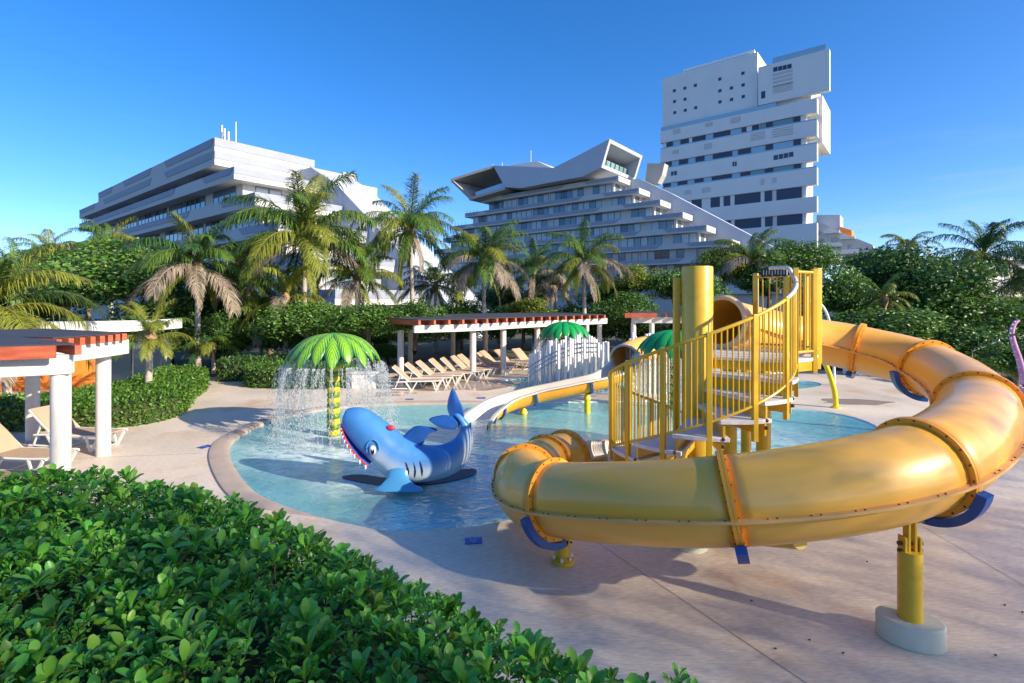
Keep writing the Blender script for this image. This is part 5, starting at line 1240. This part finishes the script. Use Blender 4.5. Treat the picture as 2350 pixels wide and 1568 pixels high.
a = G(565, 888); b = G(640, 893); clipped_hedge([(a.x, a.y), (b.x, b.y), (b.x + 2.5, b.y + .1), (b.x + 2.4, b.y + 1.5), (a.x, a.y + 1.3)], .8, 'small square clipped hedge behind the falling water', M['leafb'], 32, size=.11, dens=260)
clipped_hedge([(-12.2, 21.4), (-9.6, 22.6), (-9.3, 24.2), (-12.4, 23.4)], .85, 'low dark hedge at the end of the curved deck', M['leafd'], 33, size=.12, dens=220)

# ------------------------------------------------------------------ coconut palms
def frond_mesh(elev, droop, seed, n=84, L=1., wind=.0):
    rg = np.random.default_rng(seed); el = R(elev); p = np.zeros(3); pts = [p.copy()]; dirs = []; seg = 20
    for i in range(seg):
        t = i / seg; a = el - R(droop) * (t ** 1.25); d = np.array([math.cos(a), wind * t, math.sin(a)]); d /= np.linalg.norm(d); dirs.append(d); p = p + d * (L / seg); pts.append(p.copy())
    pts = np.array(pts); dirs.append(dirs[-1]); dirs = np.array(dirs); V, Q = [], []
    # rachis
    for i in range(seg + 1):
        w = .011 * (1 - .8 * i / seg) + .002; s = np.array([0, 1, 0.]); u = np.cross(s, dirs[i])
        V += [pts[i] + s * w, pts[i] - s * w, pts[i] - u * w * 1.2]
    for i in range(seg):
        for j in range(3): k = (j + 1) % 3; Q.append((i * 3 + j, i * 3 + k, i * 3 + 3 + k, i * 3 + 3 + j))
    for sd in (-1, 1):
        for i in range(n):
            t = .13 + .86 * (i + rg.uniform(-.3, .3)) / n; f = t * seg; k = min(seg - 1, int(f)); b = pts[k] + (pts[k + 1] - pts[k]) * (f - k); d = dirs[k]
            ll = L * (.25 if elev > -20 else .15) * (math.sin(math.pi * min(1, .16 + .74 * t)) ** .7) * rg.uniform(.8, 1.12); side = np.array([0, sd, 0.]); u = np.cross(d, side) * sd
            if u[2] < 0: u = -u
            dr = side * rg.uniform(.5, .85) + d * rg.uniform(.5, .9) + u * rg.uniform(-.05, .35); dr /= np.linalg.norm(dr); wv = np.cross(dr, u); wv /= np.linalg.norm(wv) + 1e-9
            hang = rg.uniform(.3, 1.8); q0 = b; q1 = q0 + dr * ll * .4 + np.array([0, 0, -.06 * hang * ll]); d2 = dr + np.array([0, 0, -1.0 * hang]); d2 /= np.linalg.norm(d2); q2 = q1 + d2 * ll * .36; d3 = d2 + np.array([0, 0, -.8 * hang]); d3 /= np.linalg.norm(d3); q3 = q2 + d3 * ll * .3
            w = L * .0052; base = len(V)
            for q, k2 in ((q0, .6), (q1, 1.), (q2, .75), (q3, .08)): V += [q + wv * w * k2, q - wv * w * k2]
            for j in range(3): Q.append((base + 2 * j, base + 2 * j + 1, base + 2 * j + 3, base + 2 * j + 2))
    return np_mesh('frond', np.array(V), np.array(Q))
FRD = [(frond_mesh(e, d, 100 + i, wind=wd), e) for i, (e, d, wd) in enumerate([(84, 70, .15), (72, 95, -.2), (60, 105, .1), (48, 110, -.1), (36, 105, .2), (24, 100, -.15), (10, 85, .1), (-8, 72, .0), (-30, 55, .1), (-52, 36, -.1)])]
for f, e in FRD: f.materials.append(M['frond'])
def palm(base, zc, length, label, seed, nf=24, dry=.25, yel=.3, lean=(0, 0), trunk_r=.14, coco=0, group=None, skirt=True, young=False, deep=0.):
    nf = int(nf * 1.15); length *= .94; rd = random.Random(seed); t = thing('coconut_palm', base, label, 'palm tree', group)
    base = Vector(base); top = Vector((base.x + lean[0], base.y + lean[1], zc))
    path = catmull([base + Vector((0, 0, -.05)), base.lerp(top, .3) + Vector((lean[0] * -.12, 0, 0)), base.lerp(top, .7) + Vector((lean[0] * -.06, 0, 0)), top], 7); rr = []
    rings = 22; pth = []
    for i in range(len(path)): pth.append(path[i])
    n = len(pth); rr = [trunk_r * (1.35 - .35 * min(1, i / 3)) * (1 - .3 * i / n) for i in range(n)]
    # ringed trunk
    fine = catmull(pth, 3); rf = [trunk_r * (1.3 - .3 * min(1, i / 8)) * (1 - .28 * i / len(fine)) * (1.05 if i % 2 else .97) for i in range(len(fine))]
    mb = MB(); mb.tube(fine, rf, 12); mb.build('trunk', M['trunk'], t, True)
    mb = MB(); mb.lathe([(trunk_r * .75, -.35), (trunk_r * 1.5, -.1), (trunk_r * 1.7, .12), (trunk_r * .8, .4)], top, 10); mb.build('crown_shaft', M['fiber'], t, True)
    for k in range(nf):
        u = (k + .5) / nf; idx = int(u ** .95 * (len(FRD) - 1.2)) if not young else int(u * (len(FRD) - 3))
        idx = max(0, min(len(FRD) - 1, idx + rd.choice((-1, 0, 0, 1)))); me, e = FRD[idx]
        o = bpy.data.objects.new('frond', me); col.objects.link(o); o.parent = t; a = k * 2.399 + rd.uniform(-.3, .3)
        o.location = top - base + Vector((math.cos(a) * trunk_r * .6, math.sin(a) * trunk_r * .6, .15 * (1 - u))); s = length * rd.uniform(.88, 1.18) * (1. if idx < 8 else .8)
        o.rotation_euler = (rd.uniform(-.15, .15), rd.uniform(-.12, .12), a); o.scale = (s, s, s)
        dr = rd.random(); m = M['frond']
        if idx >= 8: m = M['frondd'] if dr < .15 + dry * .8 else M['frondy']
        elif idx >= 5: m = M['frondd'] if dr < dry else (M['frondy'] if dr < dry + yel else M['frond'])
        elif dr < yel: m = M['frondy']
        if m is M['frond'] and rd.random() < deep: m = M['frondn']
        o.material_slots[0].link = 'OBJECT'; o.material_slots[0].material = m
    for k in range(coco):
        a = rd.uniform(0, 6.28); mb = MB(); c = top + Vector((math.cos(a) * trunk_r * 1.9, math.sin(a) * trunk_r * 1.9, -.12 - .25 * rd.random())); mb.ball(c, (.11, .11, .14), 10, 8); mb.build('coconut', M['coco'], t, True)
    return t
def palm_px(cx, cy, Y, length, label, seed, bx=None, **kw):
    top = W(cx, cy, Y); bx_ = top.x if bx is None else (bx - 1175) / F * Y
    return palm((bx_, Y, 0), top.z, length, label, seed, lean=(top.x - bx_, 0), **kw)
palm_px(700, 560, 26, 4.4, 'tallest coconut palm with orange coconuts in front of the terraced hotel', 1, bx=697, nf=30, dry=.25, yel=.4, coco=6)
palm_px(942, 532, 30, 3.7, 'slender coconut palm against the blue sky between the two hotels', 2, bx=948, nf=26, dry=.2, yel=.4, coco=3)
palm_px(453, 615, 24, 3.3, 'coconut palm with pale straight trunk and dry skirt behind the clipped hedge', 3, bx=455, nf=28, dry=.3, yel=.15, coco=2, deep=.5)
palm_px(344, 785, 16.6, 1.5, 'young bright green palm standing in the clipped hedge', 4, bx=340, nf=14, dry=.05, yel=.4, trunk_r=.12, young=True)
palm_px(1108, 605, 30, 3.2, 'coconut palm with drooping dry fronds behind the long curved pergola', 5, bx=1113, nf=28, dry=.5, yel=.2, trunk_r=.13)
palm_px(1340, 612, 31, 3.1, 'coconut palm with one bright upright frond rising above the long curved pergola', 6, bx=1342, nf=26, dry=.5, yel=.4, coco=4)
palm_px(-25, 720, 16.5, 3.4, 'arching palm with yellow midribs beside the orange cabana', 7, bx=20, nf=20, dry=.3, yel=.55, trunk_r=.13)
palm_px(255, 580, 33, 2.9, 'palm with half dry fronds rising out of the broad dark tree', 8, nf=22, dry=.45, yel=.3)
palm_px(110, 600, 36, 2.9, 'palm partly hidden beyond the broad dark tree by the hotel end', 9, nf=22, dry=.3, yel=.3)
palm_px(2258, 590, 34, 3.5, 'dark wind blown palm leaning beside the dense dune trees and the white house', 10, bx=2240, nf=24, dry=.2, yel=.1, deep=.7)
palm_px(1725, 610, 36, 3.3, 'palm with grey dry fronds in front of the white tower', 11, bx=1735, nf=24, dry=.6, yel=.15)
palm_px(2085, 570, 40, 2.2, 'small yellowish palm tuft above the dense dark tree', 12, nf=14, dry=.3, yel=.6)
palm_px(820, 645, 28, 2.9, 'shorter palm beside the tallest coconut palm with hanging brown fronds', 13, bx=822, nf=20, dry=.5, yel=.25)
palm_px(555, 640, 27, 3.0, 'palm with dark trunk and shaded crown between two taller palms', 14, bx=537, nf=20, dry=.4, yel=.15, deep=.5)
palm_px(655, 690, 25, 2.4, 'low palm with yellow fruit stalks below the tallest coconut palm', 15, nf=16, dry=.4, yel=.5, coco=5)
palm_px(1225, 630, 37, 3.2, 'shaded palm behind the long curved pergola, between two dry fronded palms', 16, nf=22, dry=.3, yel=.1, deep=.6)
palm_px(1275, 655, 38, 2.8, 'low dark palm behind the palm with the bright upright frond', 17, nf=18, dry=.4, yel=.1, deep=.6)
palm_px(2385, 640, 27, 3.3, 'dark palm whose fronds hang beside the low white house', 18, nf=22, dry=.2, yel=.05, deep=.8)
palm_px(2030, 690, 25, 1.5, 'small bright palm growing out of the dense dark tree', 19, nf=16, dry=.3, yel=.5, trunk_r=.1)
palm_px(600, 760, 26, 2.0, 'young palm in the understorey beside the wide leafy bush', 20, nf=14, dry=.2, yel=.2, trunk_r=.1, young=True)
palm_px(490, 800, 24, 1.6, 'dark green young palm low in the understorey behind the deck hedge', 22, nf=14, dry=.1, yel=.1, trunk_r=.09, young=True, deep=.5)
palm_px(1000, 660, 34, 3.0, 'dark palm leaning towards the sloping end wall of the terraced hotel', 23, nf=20, dry=.4, yel=.1, deep=.5)
palm_px(30, 640, 30, 3.2, 'tall palm behind the orange cabana roof', 24, nf=20, dry=.3, yel=.3)

# ------------------------------------------------------------------ broadleaf trees and bushes
TV, TQ = leaf_tpl(3, .72, .35, .18, 'oval')
def crown_mesh(seed, n, size, blobs, flat=.8):
    rg = np.random.default_rng(seed); C = rot_rand(blobs, rg) * rg.uniform(.3, .78, (blobs, 1)); C[:, 2] = np.abs(C[:, 2]) * .9 - .12; rb = rg.uniform(.24, .42, blobs)
    per = n // blobs; P, Nn = [], []
    for c, r in zip(C, rb):
        d = rot_rand(per, rg); rr = r * (1 - .35 * rg.random(per) ** 2)[:, None]; P.append(c + d * rr * np.array([1, 1, flat])); Nn.append(d + np.array([0, 0, .35]))
    P = np.concatenate(P); Nn = np.concatenate(Nn); V, Q = leaf_cover(P, Nn, size, rg, (TV, TQ), .8, .015)
    return np_mesh('crown', V, Q), C
CR_ = [crown_mesh(50, 9500, .058, 30), crown_mesh(51, 9500, .06, 36), crown_mesh(52, 11000, .054, 42, .9), crown_mesh(53, 8000, .066, 24)]
for k, (m, c) in enumerate(CR_): m.materials.append(M['leafb']); m.polygons.foreach_set('use_smooth', [True] * len(m.polygons))
def tree(x, y, zc, rx, ry, rz, label, variant, m, seed, name='broadleaf_tree', cat='tree', group=None, trunk=True):
    rd = random.Random(seed); t = thing(name, (x, y, 0), label, cat, group); me, C = CR_[variant]
    o = bpy.data.objects.new('crown', me); col.objects.link(o); o.parent = t; o.location = (0, 0, zc); o.scale = (rx, ry, rz); o.rotation_euler = (0, 0, rd.uniform(0, 6.28)); o['kind'] = 'stuff'
    o.material_slots[0].link = 'OBJECT'; o.material_slots[0].material = m
    mb = MB(); tr = .05 * min(rx, rz) + .05; fork = max(.3, zc - rz * .35)
    mb.tube([(x, y, -.05), (x + rd.uniform(-.1, .1), y, fork * .5), (x + rd.uniform(-.2, .2), y, fork)], [tr * 1.3, tr, tr * .8], 9)
    for k in range(5): c = C[k]; a = o.rotation_euler[2]; q = (x + (c[0] * math.cos(a) - c[1] * math.sin(a)) * rx * .9, y + (c[0] * math.sin(a) + c[1] * math.cos(a)) * ry * .9, zc + c[2] * rz * .9); mb.tube([(x, y, fork - .1), tuple((Vector((x, y, fork)) + Vector(q)) / 2 + Vector((0, 0, .1))), q], [tr * .6, tr * .4, tr * .15], 6)
    mb.build('trunk', M['bark'], t, True); return t
def tree_px(cx, cy, Y, rpx, rpz, label, variant, m, seed, **kw):
    w = W(cx, cy, Y); k = Y / F; return tree(w.x, Y, w.z, 1.28 * rpx * k, rpx * k, 1.2 * rpz * k, label, variant, m, seed, **kw)
tree_px(290, 640, 27, 150, 105, 'broad dark sea grape tree with yellowish tips left of the pale trunked palm', 2, M['leafb'], 1)
tree_px(150, 665, 31, 130, 95, 'dark round tree rising behind the orange cabana', 0, M['leafd'], 2)
tree_px(395, 720, 26, 95, 80, 'shaded leafy tree behind the young bright palm', 1, M['leafd'], 3)
tree_px(40, 700, 33, 110, 90, 'dark tree beyond the arching palm with yellow midribs', 3, M['leafd'], 4)
# wide bush beside the long pergola
tree_px(705, 745, 23.5, 105, 62, 'wide leafy bush with bright outer leaves above the painted palm fountain', 2, M['leafb'], 5, name='leafy_bush', cat='bush')
tree_px(845, 738, 23.2, 100, 60, 'leafy bush with yellowing leaves beside the end of the long pergola', 1, M['leafb'], 6, name='leafy_bush', cat='bush')
tree_px(955, 735, 24.5, 75, 52, 'leafy bush whose leaves hang over the end of the long pergola', 0, M['leafb'], 7, name='leafy_bush', cat='bush')
# right-hand mass
tree_px(2075, 650, 29, 150, 100, 'tallest dense dark tree on the dune behind the tube slide', 2, M['leafd'], 8)
tree_px(2180, 720, 26, 130, 90, 'dense tree with bright leaf tips behind the bend of the tube slide', 1, M['leafb'], 9)
tree_px(1930, 690, 27, 95, 85, 'leafy tree behind the yellow platform railing', 0, M['leafb'], 10)
tree_px(2040, 770, 24, 150, 75, 'spreading shrub with mixed green leaves directly behind the upper tube of the slide', 2, M['leafb'], 11, name='spreading_shrub', cat='shrub')
tree_px(2230, 800, 23, 130, 70, 'dark spreading shrub behind the steel handrail', 1, M['leafd'], 12, name='spreading_shrub', cat='shrub')
tree_px(2330, 840, 19.5, 75, 62, 'bright low shrub beside the pink tentacle sprayer', 3, M['leafb'], 13, name='spreading_shrub', cat='shrub')
tree_px(2330, 745, 28, 80, 70, 'dark shrub below the hanging fronds of the dark palm', 0, M['leafd'], 14, name='spreading_shrub', cat='shrub')
tree_px(1830, 605, 36, 85, 62, 'rounded tree hiding the foot of the white tower', 2, M['leafb'], 15)
tree_px(1660, 612, 37, 62, 62, 'tree with yellowish leaves beside the palm with grey dry fronds', 1, M['leafy'], 16)
tree_px(1900, 800, 26, 70, 60, 'low shrub behind the yellow posts of the platform', 3, M['leafb'], 17, name='spreading_shrub', cat='shrub')
# centre background
tree_px(1465, 650, 36, 75, 48, 'yellow green round tree in front of the pyramid shaped hotel', 0, M['leafy'], 18)
tree_px(1545, 660, 34, 60, 60, 'green tree directly behind the thick yellow column', 1, M['leafb'], 19)
tree_px(1440, 720, 33, 70, 60, 'bright green shrub between the long pergola and the small pergola', 2, M['leafb'], 20, name='spreading_shrub', cat='shrub')
tree_px(1200, 715, 36, 70, 40, 'olive shrub whose top shows above the roof of the long pergola', 3, M['leafy'], 21, name='spreading_shrub', cat='shrub')
tree_px(1060, 720, 35, 60, 40, 'green shrub above the roof of the long pergola near the bush', 0, M['leafb'], 22, name='spreading_shrub', cat='shrub')
tree_px(1300, 740, 37, 80, 60, 'dark shrub behind the trunk of the palm with the bright upright frond', 1, M['leafd'], 23, name='spreading_shrub', cat='shrub')
tree_px(205, 600, 35, 90, 55, 'yellowish topped tree under the half dry palm', 1, M['leafy'], 31)
tree_px(80, 640, 38, 90, 70, 'far dark tree beneath the end of the terraced hotel', 2, M['leafd'], 32)
tree_px(500, 705, 28, 80, 75, 'shaded tree behind the pale trunk of the dry skirted palm', 0, M['leafd'], 33)
tree_px(620, 715, 30, 70, 60, 'dark leafy tree under the tallest coconut palm', 1, M['leafd'], 34)
tree_px(1610, 680, 33, 55, 60, 'leafy tree beside the mouth of the tube slide', 2, M['leafb'], 35)
tree_px(1760, 650, 35, 75, 60, 'dense tree behind the platform railing of the staircase', 0, M['leafb'], 36)
tree_px(2010, 610, 36, 80, 55, 'rounded far tree between the stepped apartments and the dune', 1, M['leafd'], 37)
tree_px(2130, 650, 33, 90, 70, 'dark leafy tree under the wind blown palm', 0, M['leafd'], 38)
tree_px(1390, 690, 39, 70, 50, 'olive tree behind the low dark palm', 3, M['leafb'], 39)
tree_px(1160, 690, 40, 70, 50, 'dark tree between the trunks behind the long pergola', 2, M['leafd'], 40)
# understorey belt that closes the garden behind the pergolas
belt = [(-20, 24), (-17, 25), (-14, 25.2), (-11.5, 25.8), (-9.3, 26.6), (-7.6, 28.8), (-6, 31), (-3.6, 33.2), (-.8, 34.6), (2, 35), (5, 34.8), (8, 33.4), (10.8, 31.8), (13.5, 30.4), (16, 28.6), (18.6, 26), (21.5, 24), (24, 21), (26, 18), (-23, 25), (-26, 27), (28, 15)]
for i, (x, y) in enumerate(belt):
    tree(x, y, 1.5, 2.1, 1.7, 1.5 + .25 * (i % 3), 'dark understorey shrub in the belt of planting that closes the garden', (i * 7) % 4, M['leafd'] if i % 3 else M['leafb'], 200 + i, name='understorey_shrub', cat='shrub', group='understorey shrubs behind the garden')
belt2 = [(-9.4, 24.5), (-7.8, 26.2), (-6.7, 27.6)]
for i, (x, y) in enumerate(belt2):
    tree(x, y, .6, 1.0, .9, .75, 'low leafy plant behind the heads of the lounger row', i % 4, M['leafb'], 260 + i, name='low_plant', cat='plant', group='low plants behind the loungers')
# grove added out of view behind the camera, crowns thinned to half shade the foreground
GH = 18.0; goff = SUN_XY * (GH / math.tan(SUN_EL)); GE = Vector((-24, 6.9, 0)) + Vector((goff.x, goff.y, 0)); gdir = Vector((1, .32, 0)).normalized(); gn = Vector((gdir.y, -gdir.x, 0))
_rg = np.random.default_rng(54); _n = 20000; _d = rot_rand(_n, _rg) * (_rg.random(_n) ** (1 / 2.4))[:, None]
_V, _Q = inst(np.array([(0, -.3, 0), (1, -.2, 0), (1, .2, 0), (0, .3, 0)]), np.array([(0, 1, 2, 3)]), _d, basis(rot_rand(_n, _rg), rot_rand(_n, _rg)), .0185 * _rg.uniform(.7, 1.3, _n))
CR_.append((np_mesh('crown', _V, _Q), _d[:40] * .8)); CR_[4][0].materials.append(M['leafb'])
for i in range(13):
    rd = random.Random(400 + i); q = GE + gdir * (i * 5.2 + rd.uniform(-.8, .8)) + gn * (3.0 + rd.uniform(-1.5, 1.5) + (3 if i % 2 else 0)); hh = rd.uniform(-.8, .5)
    tree(q.x, q.y, 11.6 + hh, 5.2, 5.2, 6.2, 'unseen tall tree added for its thinned shade in the grove behind the foreground hedge', 4, M['leafb'], 400 + i, name='shade_grove_tree', group='unseen shade grove behind the foreground hedge')
